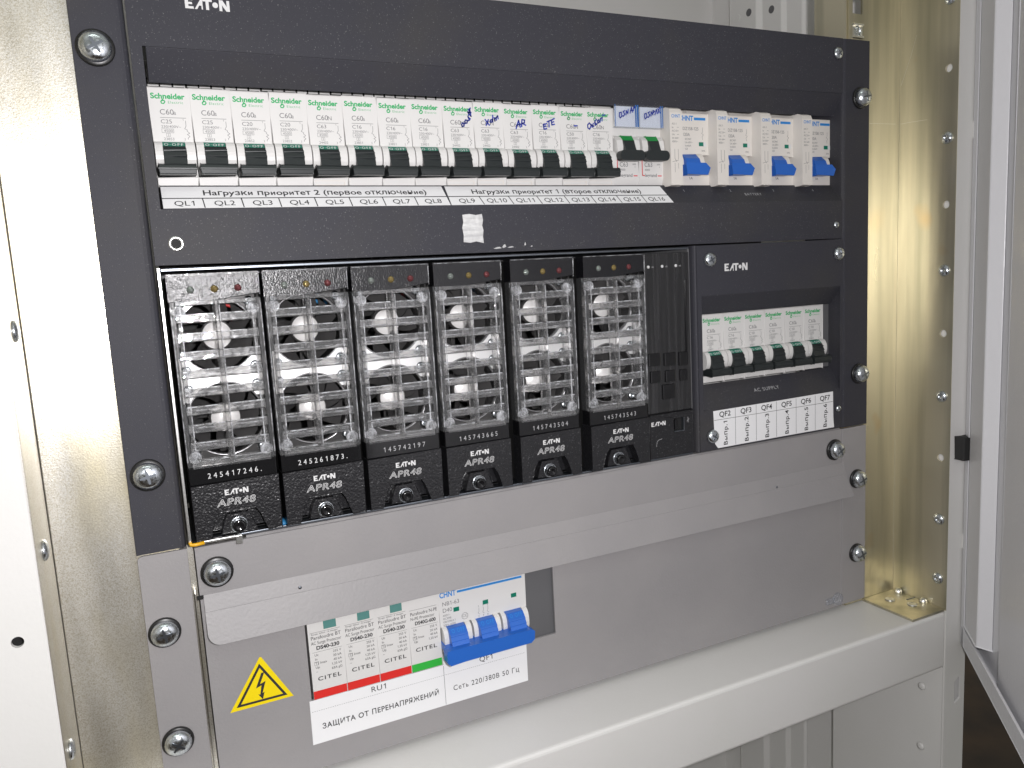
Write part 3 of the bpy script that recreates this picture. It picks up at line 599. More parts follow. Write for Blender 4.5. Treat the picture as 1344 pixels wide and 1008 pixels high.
# four battery isolators with auxiliary contact blocks
def bat_housing(): return B().prism([(0, -3.0), (9, -3.6), (9, -15.0), (0, -15.6), (0, -22.2), (22, -22.6), (26, -26), (26, -41), (66, -41), (66, 41), (26, 41), (26, 26), (22, 22.4), (0, 22.0)], 0.1, 26.9, 'x')
def aux_housing(): return B().prism([(0, -22.4), (3, -22.8), (30, -22.8), (30, -41), (66, -41), (66, 41), (30, 41), (30, 24.4), (4, 24.2), (1.2, 23.0), (0, 20.5)], 0.1, 8.9, 'x')
for i in range(4):
    xl = 74.4 + 36 * i
    nth = ('first', 'second', 'third', 'fourth')[i]
    t = thing('circuit_breaker', 'wide cream breaker with blue toggle over battery number %d, %s from the left' % (i + 1, nth), 'breaker', (xl + 9, 11.4, ZF), 'battery breakers')
    obj('housing', shared('bat_housing', bat_housing), 'cream_plastic', t, 0.4)
    def bck(x0, x1):
        pr = [(8.5, -2.2), (0, -2.4)] + [(-0.6 + 4.4 * math.cos(math.radians(a)), -9.0 + 6.6 * math.sin(math.radians(a))) for a in range(100, 261, 20)] + [(0, -15.8), (8.5, -16)]
        return B().prism(pr, x0, x1, 'x')
    obj('toggle_cheek', shared('bat_ck_l', lambda: bck(0.4, 3.6)), 'cream_plastic', t, 0.3); obj('toggle_cheek', shared('bat_ck_r', lambda: bck(15.4, 19.8)), 'cream_plastic', t, 0.3)
    tg = obj('toggle', shared('bat_tog', lambda: B().prism([(8, -2.9), (-2.2, -3.0), (-5.8, -6.0), (-7.4, -9.6), (8, -11)], 4.0, 14.8, 'x')), 'toggle_blue', t, 0.4)
    obj('paddle', shared('bat_pad', lambda: B().prism([(2.6, -9.6), (17.4, -9.6), (20.4, -12.2), (18.8, -15.8), (2.6, -16.0)], -9.0, 4, 'y')), 'toggle_blue', tg, 0.6)
    f = front(-0.08); b = B(); T(b, 'CHNT', 4.0, 18.0, 2.9, f, 'L', 1.05, 2, fit=11.4); b.rect(16.0, 25.0, 18.4, 20.0, f); obj('brand_print', b, 'blue_print', t)
    b = B(); T(b, 'DZ158-125', 7.0, 12.2, 1.9, f, 'L', 0.95); T(b, 'I20A', 7.5, 8.6, 1.9, f, 'L', 0.95)
    for q, s_ in enumerate(('IEC947', 'Ue 60V~', 'Icn6kA', 'C8')): T(b, s_, 8.6, 6.2 - 2.0 * q, 1.15, f)
    b.stroke([(22.6, 14), (22.6, 11.4), (21.9, 10.4), (23.2, 9.6), (22.2, 8.4), (22.6, 6.6)], 0.2, f); T(b, '2MA', 21.5, -0.8, 1.0, f); T(b, '1A', 11.0, -18.0, 1.6, f, 'L', 1.1, 1)
    obj('rating_print', b, 'grey_ink', t)
    ind = obj('indicator', B().box(19.6, 23.0, -0.25, 0.1, 2.6, 5.0), 'toggle_green', t); obj('indicator_frame', B().box(23.0, 25.2, -0.3, 0.1, 2.3, 5.2), 'white_ink', ind)
    a = thing('auxiliary_contact', 'narrow protruding contact block clipped left of the %s battery breaker' % nth, 'contact block', (xl, 3.0, ZF), 'auxiliary contacts')
    obj('housing', shared('aux_housing', aux_housing), 'cream_plastic', a, 0.7)
    b = B(); T(b, 'CHNT', 1.2, 17.6, 1.9, f, 'L', 1.0, 1, fit=6.6); obj('brand_print', b, 'blue_print', a)
    b = B()
    for q, s_ in enumerate(('AX-1', 'Ie', 'AC15', 'Ue', 'Ith 6A', '400V~')): T(b, s_, 1.4, 13.4 - 2.1 * q, 1.15, f); 
    for q in range(1, 5): b.rect(5.2, 6.6, 13.9 - 2.1 * q, 14.1 - 2.1 * q, f)
    b.stroke([(3.2, -1.0), (3.2, -6.6), (4.6, -8.6)], 0.22, f).stroke([(5.8, -1.0), (5.8, -7.2)], 0.22, f).stroke([(3.2, -9.4), (3.2, -14.8)], 0.22, f).stroke([(1.4, -8.6), (6.0, -7.6)], 0.2, f).stroke([(5.8, -9.4), (5.8, -12.6)], 0.2, f)
    obj('rating_print', b, 'grey_ink', a)

# ================================================================== rectifier shelf and modules
sh = thing('rectifier_shelf', 'bright zinc shelf frame round the six clear fronted modules', 'shelf')
obj('side_plate', B().box(-218.6, -217.2, -0.6, 70, 0.6, 133.4), 'bright_zinc', sh, 0.3)
obj('side_plate', B().box(85.6, 86.8, 3, 70, 1.6, 132), 'dark_grey', sh, 0.3)
obj('top_plate', B().box(-217.0, 86, 2.4, 70, 131.6, 133.0), 'recess_steel', sh, 0.3)
obj('bottom_plate', B().box(-217.0, 86, 2.5, 70, 0.3, 1.5), 'recess_steel', sh, 0.3)
obj('front_lip', B().box(-217.0, -194.0, -0.8, 2.4, 0.4, 1.8), 'bright_zinc', sh, 0.3)
obj('lip_tab', B().box(-197.2, -194.0, -1.6, -0.8, -2.6, 1.9), 'bright_zinc', sh, 0.3)
obj('paint_mark', B().tube([(-217.9, -1.0, 2.6), (-217.6, -1.1, 1.2), (-215.5, -1.1, 0.9), (-211.5, -1.0, 1.2)], 0.9, 8), 'paint_yellow', sh)
LX = [-215.2, -172.3, -128.7, -84.6, -39.6, 7.2]; RX = [-174.0, -130.9, -87.2, -45.0, 0.7, 49.8]
SER = ['245417246.', '245261873.', '145742197', '145743665', '145743504', '145743543']
SLZ = [112.2 - 8.75 * k for k in range(9)]
def slat(w): return B().prism([(0.2, 1.7), (0.8, 2.1), (8.2, 1.2), (8.2, -1.3), (0.9, -2.2), (0.0, -1.6)], 2.6, w - 2.6, 'x')
def fan_blade(R):
    v = []; fs = []
    for j in range(4):
        r = 7.2 + (R - 7.2) * j / 3; a0 = 0.15 * j; wd = 0.62 + 0.03 * j
        for (da, y) in ((0, 0.0), (wd / 2, 4.0 + j * .2), (wd, 7.5)): v.append((r * math.cos(a0 + da), y, r * math.sin(a0 + da)))
    b = B(); n = len(v); v2 = [(x, y + 0.7, z) for x, y, z in v]
    for j in range(3):
        for k in range(2): p = j * 3 + k; fs.append((p, p + 1, p + 4, p + 3)); fs.append((p + n, p + n + 3, p + n + 4, p + n + 1))
    return b.add(v + v2, fs, True)
for i in range(6):
    w = RX[i] - LX[i]; cx = w / 2
    yo = [0, 0, 0.4, 0, -0.6, -1.0][i]
    t = thing('rectifier_module', ('leftmost clear fronted module, glaring in the flash, numbered %s', 'second clear fronted module from the left, numbered %s', 'third clear fronted module from the left, numbered %s', 'fourth clear fronted module from the left, numbered %s', 'fifth clear fronted module from the left, numbered %s', 'last clear fronted module beside the slim controller, numbered %s')[i] % SER[i].strip('.'), 'power module', (LX[i], yo, 0), 'rectifier modules')
    b = B(); b.box(0.5, 1.6, 4.5, 72, 2.2, 129.5).box(w - 1.6, w - 0.5, 4.5, 72, 2.2, 129.5).box(1.6, w - 1.6, 4.5, 72, 128.3, 129.5).box(1.6, w - 1.6, 8, 72, 2.2, 3.4).box(1.6, w - 1.6, 60, 61, 3.4, 128)
    obj('casing', b, 'shadow_black', t)
    fp = obj('fan_plate', B().prism([(1.7, 36.5), (w - 1.7, 36.5), (w - 1.7, 119.5), (1.7, 119.5)], 11, 12, 'y', holes=[circle(cx, 100, 18.6, 36), circle(cx, 58.7, 18.6, 36)]), 'fan_black', t)
    arc = lambda zc, a0, a1: [(cx + 18.6 * math.cos(math.radians(a)), zc + 18.6 * math.sin(math.radians(a))) for a in range(a0, a1, -6 if a1 < a0 else 6)]
    obj('mid_plate', B().prism([(1.6, 68.5)] + arc(58.7, 148, 32) + [(w - 1.6, 68.5), (w - 1.6, 90.2)] + arc(100, -32, -148) + [(1.6, 90.2)], 10.2, 10.9, 'y'), 'fan_plate', t)
    for zc in (100, 58.7):
        for dx in (-16, 16):
            for dz in (-16, 16):
                obj('plate_screw', shared('plate_screw', lambda: B().lathe((0, 0, 0), [(2.6, 0), (2.5, -0.8), (1.7, -1.5), (0.9, -1.6), (0.7, -1.0), (0.01, -0.9)], 16)), 'steel', fp, loc=(cx + dx, 11, zc + dz))
    for q, zc in enumerate((100, 58.7)):
        fan = obj('fan', shared('fan_ring', lambda: B().prism(rrect(-19.6, 19.6, -20, 20, 2), 12.2, 34, 'y', holes=[circle(0, 0, 18.4, 36)]).lathe((0, 0, 0), [(7.8, 25), (7.8, 15.2), (7.4, 14.7), (0.01, 14.7)], 24)), 'fan_black', t, loc=(cx, 0, zc))
        obj('hub_sticker', shared('fan_hub', lambda: B().lathe((0, 0, 0), [(6.9, 14.65), (6.8, 14.45), (0.01, 14.4)], 28)), 'hub_white', fan)
        obj('rim', shared('fan_rim_mesh', lambda: B().lathe((0, 0, 0), [(18.5, 10.0), (18.4, 9.8), (17.9, 9.9), (17.8, 12.6)], 40, caps=False)), 'fan_rim', fan)
        ph = random.random() * 3
        for k in range(7):
            o = obj('blade', shared('fan_blade', lambda: fan_blade(17.6)), 'fan_black', fan, loc=(0, 15.5, 0)); o.rotation_euler = (0, ph + k * 2 * math.pi / 7, 0)
        obj('strut', shared('fan_strut', lambda: B().box(-18.5, 18.5, 30, 32, -1.2, 1.2).box(-1.2, 1.2, 30, 32, -18.5, 18.5)), 'fan_black', fan)
        if q == 0: obj('wire', shared('fan_wire_%d' % (i % 2), lambda: B().tube([(3, 27, 16), (9, 26, 13.5), (14, 28, 11)], 0.9, 8)), 'wire_red' if i % 2 == 0 else 'wire_blue', fan)
    g = obj('front_grille', B().box(0.2, 2.5, 0, 9.5, 38.2, 117.6).box(w - 2.5, w - 0.2, 0, 9.5, 38.2, 117.6).box(2.5, w - 2.5, 0, 4, 115.4, 117.6).box(2.5, w - 2.5, 0, 4, 38.2, 40.2).box(3.0, 4.6, 1.5, 9, 41, 114.8).box(w - 4.6, w - 3.0, 1.5, 9, 41, 114.8), 'clear_plastic', t, 0.3)
    for z in SLZ: obj('slat', shared('slat_%d' % i, lambda: slat(w)), 'clear_plastic', g, 0.45, loc=(0, 0, z - 3))
    obj('center_bar', B().prism([(cx - 1.4, 0.4), (cx - 0.6, -0.9), (cx + 0.6, -0.9), (cx + 1.4, 0.4), (cx + 1.2, 7.2), (cx - 1.2, 7.2)], 38.4, 117, 'z'), 'clear_plastic', g, 0.15)
    e = B()  # hazy strips painting the reflections along slat edges, plus the corner bosses
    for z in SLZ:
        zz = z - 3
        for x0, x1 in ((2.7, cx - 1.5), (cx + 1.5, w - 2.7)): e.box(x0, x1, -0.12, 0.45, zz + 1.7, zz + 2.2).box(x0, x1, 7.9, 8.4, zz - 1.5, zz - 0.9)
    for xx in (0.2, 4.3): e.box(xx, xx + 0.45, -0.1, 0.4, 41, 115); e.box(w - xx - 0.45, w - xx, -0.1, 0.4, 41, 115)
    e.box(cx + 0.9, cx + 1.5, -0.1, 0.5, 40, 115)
    e.box(w - 0.5, w - 0.1, -0.15, 0.2, 119, 129.2).box(0.5, w - 0.5, -0.1, 0.3, 129.5, 129.85)  # painted highlight lines along the indicator band
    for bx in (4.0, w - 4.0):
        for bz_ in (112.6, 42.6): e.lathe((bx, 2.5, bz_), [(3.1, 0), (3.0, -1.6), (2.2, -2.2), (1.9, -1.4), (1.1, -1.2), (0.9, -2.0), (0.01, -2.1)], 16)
    obj('grille_glints_bosses', e, 'clear_glint', g)
    bd = obj('indicator_band', B().prism([(0.2, 117.9), (w * .45, 117.7), (w - 0.2, 119.6), (w - 0.2, 129.8), (0.2, 129.8)], 0, 9, 'y'), 'band_black', t, 0.8)
    for k, mt in enumerate(('led_clear', 'led_yellow', 'led_red')):
        obj('indicator_light', B().lathe((0, 0, 0), [(1.75, 0.3), (1.7, -0.2), (1.1, -0.7), (0.01, -0.9)], 18), mt, bd, loc=(w * .24 + k * 10.6, 0, 122.6))
    st = obj('serial_strip', B().box(0.3, w - 0.3, 0.5, 9, 29.4, 38.0), 'gloss_black', t, 0.4)
    b = B(); T(b, SER[i], cx + 0.5, 31.9, 2.55, front(0.44), 'C', 0.9, 0, 1.05); obj('serial_number', b, 'white_ink' if i < 2 else 'dim_ink', st)
    nx, nz = 12.4, 14.2
    bz = obj('lower_bezel', B().prism([(0.3, 2.0), (cx - nx - 1.5, 2.0), (cx - nx + 1.6, nz - 3.0), (cx - nx + 4.0, nz), (cx + nx - 4.0, nz), (cx + nx - 1.6, nz - 3.0), (cx + nx + 1.5, 2.0), (w - 0.3, 2.0), (w - 0.3, 29.2), (0.3, 29.2)], -0.3, 9, 'y'), 'module_black', t, 0.7)
    obj('recess', B().box(cx - 15, cx + 15, 8, 8.9, 2.1, 16).prism([(cx - 8.4, 2.4), (cx - 7.0, 8), (cx - 4.8, 11.6), (cx + 4.8, 11.6), (cx + 7.0, 8), (cx + 8.4, 2.4)], 3.0, 7.9, 'y'), 'module_black', t, 0.5)
    cl = obj('clamp_screw', B().lathe((cx, 3.0, 5.9), [(3.1, 0), (3.1, -3.2), (2.6, -3.9), (1.6, -3.6), (0.01, -3.0)], 18), 'gloss_black', t)
    obj('clamp_ring', B().lathe((cx, 2.95, 6.1), [(4.3, 0), (4.2, -0.5), (3.5, -0.6), (3.3, -0.2)], 20), 'steel', cl)
    b = B(); eaton_logo(b, cx - 5.3, 22.6, 2.75, front(-0.36)); obj('brand_logo', b, 'white_ink', bz)
    b = B(); T(b, 'APR48', cx - 0.4, 17.4, 3.3, front(-0.36), 'C', 1.25, 9, 0.25, slant=0.18); obj('model_lettering', b, 'white_ink', bz)
blue = thing('cable_stub', 'tiny scrap of blue cable between the two left modules at the bottom', 'cable', (-173.2, 3, 1.6))
obj('sheath', B().tube([(0, 0, 0), (0, 1, 1.2), (0.3, 6, 1.8)], 1.2, 8), 'wire_blue', blue)

# system controller
ct = thing('controller_module', 'slim black controller with three small lights and a port right of the modules', 'controller', (51.6, 1.2, 0))
obj('casing', B().box(0.2, 33.4, 2, 60, 2, 130), 'shadow_black', ct)
cs = obj('screen', B().box(0, 33.6, 0.6, 2.5, 30.4, 130), 'screen_black', ct, 0.4)
obj('screen_rib', B().box(30.0, 30.9, -0.3, 0.7, 60, 113), 'gloss_black', cs, 0.2)
for x in (2.9, 13.2, 23.5): obj('indicator_light', B().lathe((x, 0.5, 121.8), [(1.0, 0.1), (0.9, -0.4), (0.01, -0.7)], 14), 'white_ink', cs)
b = B()
for x in (2.9, 13.2, 23.5): T(b, 'ok', x + 2.4, 121.2, 1.1, front(0.52), 'L')
obj('light_lettering', b, 'dim_ink', cs)
for x0, x1, z0, z1 in ((0.6, 9.6, 60.6, 68.6), (12.6, 21.4, 59.8, 68.0), (24.0, 30.6, 59.0, 67.8), (2.0, 9.4, 50.0, 57.4), (13.2, 20.6, 49.6, 57.0), (24.4, 30.0, 49.4, 56.6), (10.8, 20.2, 38.8, 48.2)):
    obj('button', B().box(x0, x1, -0.5, 0.7, z0, z1), 'gloss_black', cs, 0.5)
lo = obj('lower_bezel', B().prism([(0, 2), (33.6, 2), (33.6, 30), (0, 30)], -0.2, 2.4, 'y', holes=[rrect(18.6, 26.6, 17.0, 26.0, 0.6, 2)]), 'module_black', ct, 0.5)
obj('port', B().box(18.2, 27.0, 4.5, 5.2, 16.6, 26.4).box(19.8, 22.0, 0.6, 4.6, 18.6, 25.0), 'gloss_black', lo)
obj('port_shell', B().box(26.0, 26.5, -0.4, 4.4, 17.2, 25.8).box(18.8, 26.0, -0.4, 4.4, 17.1, 17.6), 'recess_steel', lo)
b = B(); eaton_logo(b, 1.2, 22.6, 2.7, front(-0.26)); obj('brand_logo', b, 'white_ink', lo)
b = B(); b.stroke([(29.6, 22), (29.6, 25.5)], 0.3, front(-0.26)).stroke([(28.8, 23.2), (30.4, 24.2)], 0.3, front(-0.26)); T(b, '+', 30, 20, 1.5, front(-0.26)) if '+' in CH else None; obj('port_symbol', b, 'dim_ink', lo)
b = B(); b.stroke([(4.6, 9.5), (5.2, 12.6), (6.4, 13.6), (9.0, 14.0)], 0.25, front(-0.26)); obj('moulding_line', b, 'dim_ink', lo)

# ================================================================== black supply panel on the right
ap = thing('supply_panel', 'black panel at the right with six breakers and a paper label', 'panel')
obj('face_plate', B().prism([(89.2, 1.4), (216.3, 1.4), (216.3, 133.4), (89.2, 133.4)], -0.6, 1.0, 'y', holes=[[(93.0, 27.9), (214.5, 27.9), (214.5, 101.6), (93.0, 101.6)]]), 'black_paint', ap, 0.3)
obj('edge_return', B().prism([(89.1, -0.6), (88.0, -0.1), (87.4, 1.2), (87.2, 3), (87.2, 40), (88.6, 40), (88.6, 3), (89.1, 1.0)], 1.4, 133.4, 'z'), 'black_paint', ap, 0.2)
obj('upper_slope', B().prism([(-0.5, 101.6), (9.6, 89.4), (10.6, 90.2), (0.8, 102.0)], 93.1, 216.0, 'x'), 'black_paint', ap, 0.3)
obj('lower_slope', B().prism([(10.6, 43.3), (-0.5, 28.0), (0.8, 27.4), (11.6, 42.4)], 93.1, 218.0, 'x'), 'black_paint', ap, 0.3)
obj('side_cheek', B().box(216.9, 218.1, 3.2, 40, 28, 101.6), 'black_paint', ap)
obj('filler_strip', B().box(210.3, 218, 12.4, 14, 44, 89), 'dark_grey', ap, 0.3)
obj('filler_strip', B().box(92, 101.8, 16, 17, 43, 90), 'dark_grey', ap, 0.3)
screw(ap, 99.5, 124.3, -0.6, 4.6, 0, 0.5, 3.0); screw(ap, 211.6, 124.0, -0.6, 4.6, 0, 0.2, 3.2); screw(ap, 99.0, 10.6, -0.9, 4.6, 0, 1.0, 3.0); screw(ap, 211.6, 15.2, -0.9, 2.4, 0, 0.6, 1.8)
obj('brand_logo', eaton_logo(B(), 111.6, 116.6, 4.7, front(-0.68)), 'white_ink', ap)
s2 = tilted(0, -0.5, 28.0, -11.1, -15.3, 0.1); b = B(); T(b, 'AC SUPPLY', 151, 8.2, 2.5, s2, 'C', 1.1, 0, 0.3); obj('printed_lettering', b, 'dim_ink', ap)
for i in range(6):
    iec_breaker((101.6 + 18 * i, 11 + (0.3 if i in (2, 3) else 0), 66.3), 'C60a', 'C16' if i < 2 else 'C10', '23851', 'white breaker with black toggle above cell QF%d' % (i + 2), 'breakers in the right panel')
pq = thing('paper_label', 'white paper label with cells QF2 to QF7 on the right black panel', 'label', (100.3, -0.72, 2.0))
obj('sheet', B().prism([(1.0, 3.2), (3.4, 0.0), (60, 0.2), (107.8, 0.1), (107.2, 5), (107.0, 8), (106.6, 26.0), (53, 25.4), (0.0, 25.0), (0.4, 16)], -0.06, 0.1, 'y'), 'paper', pq)
b = B(); f = front(-0.14)
for i in range(6):
    x = 0.3 + 17.85 * i; T(b, 'QF%d' % (i + 2), x + 9.2, 20.6, 3.3, f, 'C', 1.12, 1)
    if i: b.rect(x - 0.12, x + 0.12, 0.6, 25.0, f)
    T(b, 'Выпр.%d' % (i + 1), x + 11.0, 9.6, 3.1, f, 'C', 1.15, 1, 0.25, rot=math.pi / 2)
b.rect(0.5, 106.4, 18.7, 18.95, f); obj('print', b, 'ink', pq)

# ================================================================== grey lower panel with visor
gp = thing('lower_panel', 'grey painted lower panel with a folded visor and two warning stickers', 'panel')
gp['label'] = 'grey painted lower rack panel with a folded visor across it'
obj('face_plate', B().prism([(-216.3, -133.6), (216.2, -133.6), (216.2, -0.9), (-216.3, -0.9)], 0.2, 1.8, 'y', holes=[[(-168.3, -94.6), (-22.0, -94.6), (-22.0, -40), (-168.3, -40)]]), 'grey_paint', gp, 0.5)
obj('top_return', B().prism([(0.9, -1.0), (2.0, 0.1), (25, 0.1), (25, -1.2), (2.4, -1.4)], -192, 216.2, 'x'), 'grey_paint', gp, 0.2)
obj('side_return', B().box(-216.2, -214.8, 1.9, 40, -133.6, -1.2), 'grey_paint', gp, 0.4)
obj('flange', B().prism(rrect(-241.3, -219.6, -133.6, -0.6, 2.0, 4, (0, 1, 1, 0)), 0, 2, 'y'), 'grey_paint', gp, 0.35)
obj('flange_return', B().box(-221.2, -219.6, 2.1, 40, -133.6, -0.6), 'grey_paint', gp, 0.3)
obj('flange', B().box(217.0, 241.3, 0, 2, -133.6, -0.6), 'grey_paint', gp, 0.5)
obj('gap_strip', B().box(-219.4, -216.6, 8, 9, -133, -1), 'zinc', gp)
obj('gap_edge', B().box(-218.5, -217.8, 1.2, 9, -133, -24), 'zinc', gp, 0.2)
# visor built as two bent sheets with rounded lower corners
v_up = B().prism([(0.1, -25.4), (-2.2, -33.6), (-1.2, -34.2), (0.1, -27.4)], -214.8, 218.0, 'x')
vz = obj('visor', v_up, 'grey_paint', gp, 0.2)
L = math.hypot(4.8, 15.8); uy, uz = -4.8 / L, -15.8 / L; ny, nz = uz, -uy
outl = rrect(-214.8, 221.5, -L, 0, 6.0, 6, (0, 0, 1, 0)); outl[0] = (218.0, 0)
def vp(q, d): return (q[0], -2.2 - uy * q[1] + ny * d, -33.6 - uz * q[1] + nz * d)
bb = B(); n = len(outl); tris = tessellate_polygon([[Vector((q[0], q[1], 0)) for q in outl]])
bb.add([vp(q, 0.0) for q in outl] + [vp(q, -1.3) for q in outl], [tuple(t) for t in tris] + [tuple(i + n for i in reversed(t)) for t in tris] + [(i, (i + 1) % n, n + (i + 1) % n, n + i) for i in range(n)])
obj('visor_flap', bb, 'grey_paint', vz, 0.3)
obj('visor_notch', B().box(-217.6, -214.6, -0.3, 0.3, -27.2, -25.2), 'shadow_black', gp)
for x, z in ((-169, -31.2), (153, -32.5)): obj('dimple', B().lathe((x, -1.7, z), [(0.9, 0), (0.7, -0.35), (0.01, -0.3)], 12), 'recess_steel', gp)
screw(gp, -207.3, -14.8, 0.2, 6.4, 7.7, 0.2, 4.0); screw(gp, 209.2, -14.6, 0.2, 6.2, 7.6, 0.5, 5.0)
for z in (-39.5, -96.0):
    screw(gp, -233.5, z, 0, 6.3, 7.4, 0.9 if z < -50 else 0.2, 4.0); screw(gp, 231.5, z, 0, 6.3, 7.0, 0.35, 5.0)
obj('window_filler', B().box(-41.2, -21.2, 3.0, 4.4, -98, -40), 'dark_grey', gp, 0.2)
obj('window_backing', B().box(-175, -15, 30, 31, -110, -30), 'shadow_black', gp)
plug = thing('plastic_plug', 'small clear plastic plug at the lower right corner of the grey panel', 'plug', (209.5, 0.1, -127.5))
obj('head', B().lathe((3, 0, 0), [(4.6, 0), (4.6, -1.6), (3.6, -2.4), (2.0, -2.0), (0.01, -1.8)], 20), 'clear_film', plug)
obj('tail', B().box(-9, -1.2, -2.0, -0.2, -2.2, 2.2), 'clear_film', plug, 0.4)

# surge protectors
def citel_housing(): return B().prism([(0, -22.5), (0.4, -22.7), (20, -22.7), (26, -27), (26, -41), (60, -41), (60, 41), (26, 41), (26, 27), (20, 22.7), (0.4, 22.7), (0, 22.5)], 0.12, 17.88, 'x')
for i in range(4):
    g_ = i == 3
    t = thing('surge_protector', ('white surge protector cartridge with red stripe, leftmost of the four', 'white surge protector cartridge with red stripe, second from the left', 'white surge protector cartridge with red stripe beside the green striped one', 'white surge protector cartridge with green stripe beside the blue breaker')[i], 'surge protector', (-167.2 + 18.05 * i, 0.1, -72.0), 'surge protectors')
    obj('housing', shared('citel_housing', citel_housing), 'white_plastic', t, 0.35)
    obj('colour_stripe', B().box(0.2, 17.8, -0.14, 0.3, -22.4, -18.0), 'stripe_green' if g_ else 'stripe_red', t)
    if not g_:
        w_ = obj('status_window', B().box(8.2, 15.0, -0.12, 0.3, 15.0, 19.5), 'teal_window', t)
        obj('window_rim', B().frame(7.9, 15.3, 14.6, 19.8, 0.35, front(-0.16)), 'cream_plastic', w_)
    b = B(); f = front(-0.1)
    b.rect(1, 16.8, 14.1 if not g_ else 13.4, 14.24 if not g_ else 13.54, f)
    if not g_: T(b, 'Rouge: defaut - A changer', 1.6, 12.9, 0.8, f, fit=14)
    T(b, 'Parafoudre BT' if not g_ else 'Parafoudre N-PE', 1.2, 10.3, 1.9, f, 'L', fit=15.8); T(b, 'AC Surge Protector' if not g_ else 'N-PE Protector', 1.2, 7.6, 1.7, f, 'L', fit=15.8 if not g_ else 14)
    T(b, 'DS40-230' if not g_ else 'DS40G-600', 3.6, 4.6, 1.9, f, 'L', 1.0, 2, fit=12.2); b.rect(1.4, 17, 3.3, 3.42, f)
    for q, (l_, r_) in enumerate((('Uc', '255 V'), ('In', '20 kA'), ('T2 Imax', '40 kA'), ('Up', '1,25 kV'), ('~', '63A gG'))):
        if g_ and q == 4: continue
        T(b, l_, 2.4, 1.2 - 2.3 * q, 1.25, f); T(b, r_, 16.4, 1.2 - 2.3 * q, 1.25, f, 'R')
    b.frame(2.0, 4.2, -3.9, -1.9, 0.12, f)
    T(b, 'CITEL', 9.2, -12.6 if not g_ else -11.0, 2.1, f, 'C', 1.35, 1, 0.45)
    obj('print', b, 'ink', t)
# three pole breaker
t = thing('circuit_breaker', 'white three pole main breaker with one long blue toggle bar', 'breaker', (-95.0, 0.0, -72.0))
obj('housing', B().prism([(0, -0.6), (9, -1.4), (9, -15.4), (0, -16.0), (0, -22.5), (20, -22.7), (26, -27), (26, -41), (60, -41), (60, 41), (26, 41), (26, 27), (20, 22.7), (0, 22.5)], 0.1, 53.9, 'x'), 'white_plastic', t, 0.35)
def ck3(x0, x1):
    pr = [(8.5, -0.4), (0, -0.5)] + [(-0.6 + 3.9 * math.cos(math.radians(a)), -7.6 + 6.9 * math.sin(math.radians(a))) for a in range(100, 261, 20)] + [(0, -15.2), (8.5, -15.4)]
    return B().prism(pr, x0, x1, 'x')
for k in range(3):
    obj('toggle_cheek', ck3(0.7 + 18 * k, 3.4 + 18 * k), 'white_plastic', t, 0.3); obj('toggle_cheek', ck3(14.4 + 18 * k, 17.3 + 18 * k), 'white_plastic', t, 0.3)
tb = obj('toggle_bar', B().prism([(-1.0, -8.9), (50.6, -8.9), (52.4, -10.2), (52.0, -15.0), (50, -16.6), (9, -16.9), (0.5, -17.4), (-1.4, -15.6), (-1.6, -11)], -13.5, -8.2, 'y').prism([(-13.4, -9.2), (-12.6, -14), (2, -12), (2, -9)], 0, 51, 'x'), 'toggle_blue', t, 0.8)
for k in range(3):
    tk = obj('toggle', B().prism([(8, -0.4), (-3.6, -0.6), (-6.9, -3.6), (-7.2, -4.2), (-7.0, -4.5), (-8.4, -6.6), (-8.2, -7), (-10, -10), (8, -12)], 3.8 + 18 * k - .4, 13.9 + 18 * k - .2, 'x'), 'toggle_blue', t, 0.3)
    b = B(); T(b, 'O OFF', 8.8 + 18 * k, -2.6, 1.6, lambda a, z: (a, -3.6 - (-0.6 - z) * 1.1 - 0.15, z), 'C', 1.0, 0, 0.3); obj('off_lettering', b, 'blue_print', tk)
    obj('indicator', B().box(8.6 + 18 * k, 12.0 + 18 * k, -0.15, 0.2, 6.9, 9.4), 'toggle_green', t)
b = B(); f = front(-0.08); T(b, 'CHNT', 0.8, 16.6, 3.1, f, 'L', 1.0, 2, fit=9.8); b.rect(11.4, 52.0, 17.6, 18.9, f); obj('brand_print', b, 'blue_print', t)
b = B(); T(b, 'NB1-63', 2.0, 11.6, 2.3, f, 'L', fit=10.5); T(b, 'D40', 2.0, 7.8, 2.3, f)
for q, s_ in enumerate(('400V~', 'IEC898', 'GB10963.1', '50Hz 6000')): T(b, s_, 2.0, 5.4 - 1.9 * q, 1.15, f)
b.stroke([(15.2 + 1.9 * math.cos(a * math.pi / 8), 3.0 + 1.9 * math.sin(a * math.pi / 8)) for a in range(17)], 0.2, f); T(b, 'CC', 15.2, 2.4, 1.5, f, 'C')
for q in range(3):
    T(b, '135'[q], 23.4 + 2.8 * q, 6.0, 1.1, f); b.stroke([(24 + 2.8 * q, 5.6), (24 + 2.8 * q, 3.6), (23.4 + 2.8 * q, 2.6), (24.4 + 2.8 * q, 1.8)], 0.18, f); T(b, '246'[q], 23.4 + 2.8 * q, 0.2, 1.1, f)
obj('rating_print', b, 'grey_ink', t)
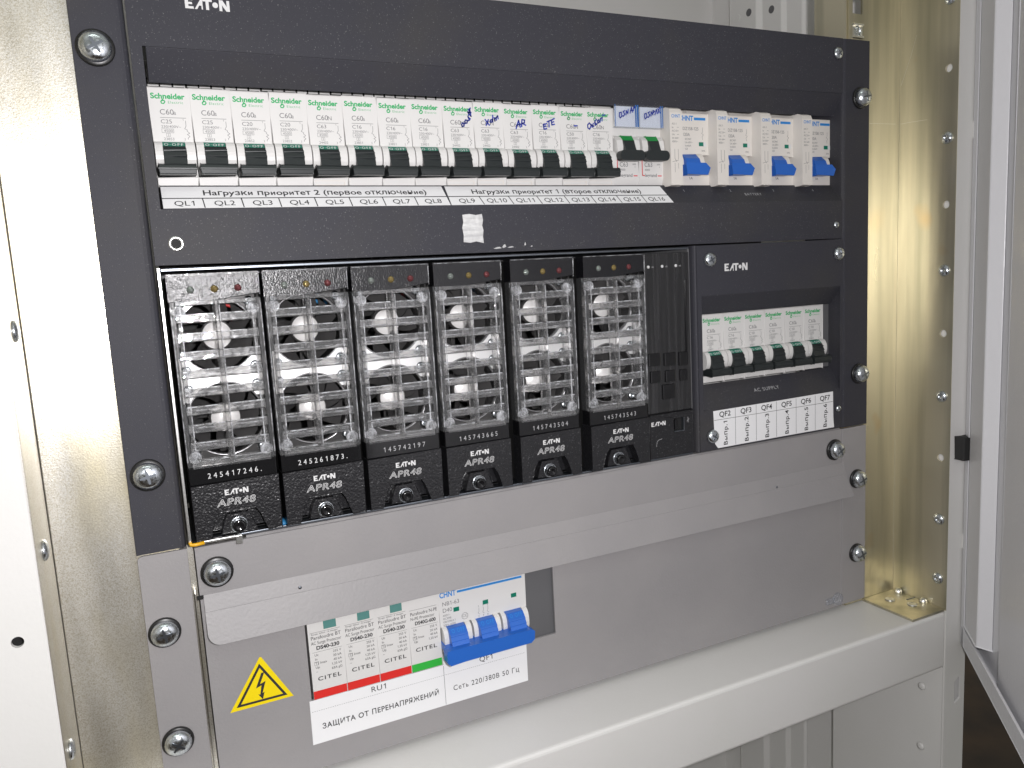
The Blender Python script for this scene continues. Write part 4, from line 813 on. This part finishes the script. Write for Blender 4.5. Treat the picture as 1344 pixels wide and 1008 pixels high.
# paper label under the protectors
pr_ = thing('paper_label', 'white paper label with rows RU1 and QF1 below the surge protectors', 'label', (-169.8, -0.05, -119.3))
obj('sheet', B().prism([(0.0, 0.0), (127.4, 0.2), (127.6, 24.9), (127.6, 28.0), (75.2, 28.0), (75.2, 24.4), (0.2, 24.6)], 0.0, 0.16, 'y'), 'paper', pr_)
b = B(); f = front(-0.08)
for x in range(0, 62): b.rect(1 + x * 1.2, 1.7 + x * 1.2, 18.3, 18.45, f)
for x in range(0, 42): b.rect(76 + x * 1.2, 76.7 + x * 1.2, 18.3, 18.45, f)
b.rect(75.0, 75.2, 0.5, 24, f)
T(b, 'RU1', 37.5, 20.3, 3.0, f, 'C', 1.1, 0, 0.2); T(b, 'QF1', 101.5, 20.3, 3.0, f, 'C', 1.1, 0, 0.2)
T(b, 'ЗАЩИТА ОТ ПЕРЕНАПРЯЖЕНИЙ', 38.5, 7.6, 2.9, f, 'C', 1.1, 1, 0.3, fit=66); T(b, 'Сеть 220/380В 50 Гц', 101, 7.6, 3.0, f, 'C', 1.1, 0, 0.35, fit=42)
obj('print', b, 'ink', pr_)
# warning sticker
wn = thing('warning_sticker', 'yellow triangular high voltage sticker on the grey panel', 'sticker', (-192.8, 0.12, -89.2))
A_, Bc, Cc = (-15.7, 0), (15.7, 0), (0.4, 25.6)
obj('triangle', B().prism([(-15.7, 0), (15.6, 0.2), (1.6, 25.4), (0.8, 25.4)], -0.02, 0.06, 'y'), 'warning_yellow', wn)
b = B(); cx_, cz_ = 0.3, 8.6
def inset(k): return [(cx_ + (p[0] - cx_) * k, cz_ + (p[1] - cz_) * k) for p in (A_, Bc, Cc)]
o1, o2 = inset(0.80), inset(0.66); f = front(-0.1)
for i in range(3):
    j = (i + 1) % 3; b.add([f(*o1[i]), f(*o1[j]), f(*o2[j]), f(*o2[i])], [(0, 1, 2, 3)])
b.poly([(0.9, 17.0), (-2.4, 9.4), (0.4, 10.4), (-0.6, 5.6), (-1.6, 6.0), (0.4, 2.8), (1.6, 6.6), (0.6, 6.2), (2.6, 12.2), (-0.2, 11.2), (2.4, 17.0)], f)
obj('print', b, 'ink', wn)
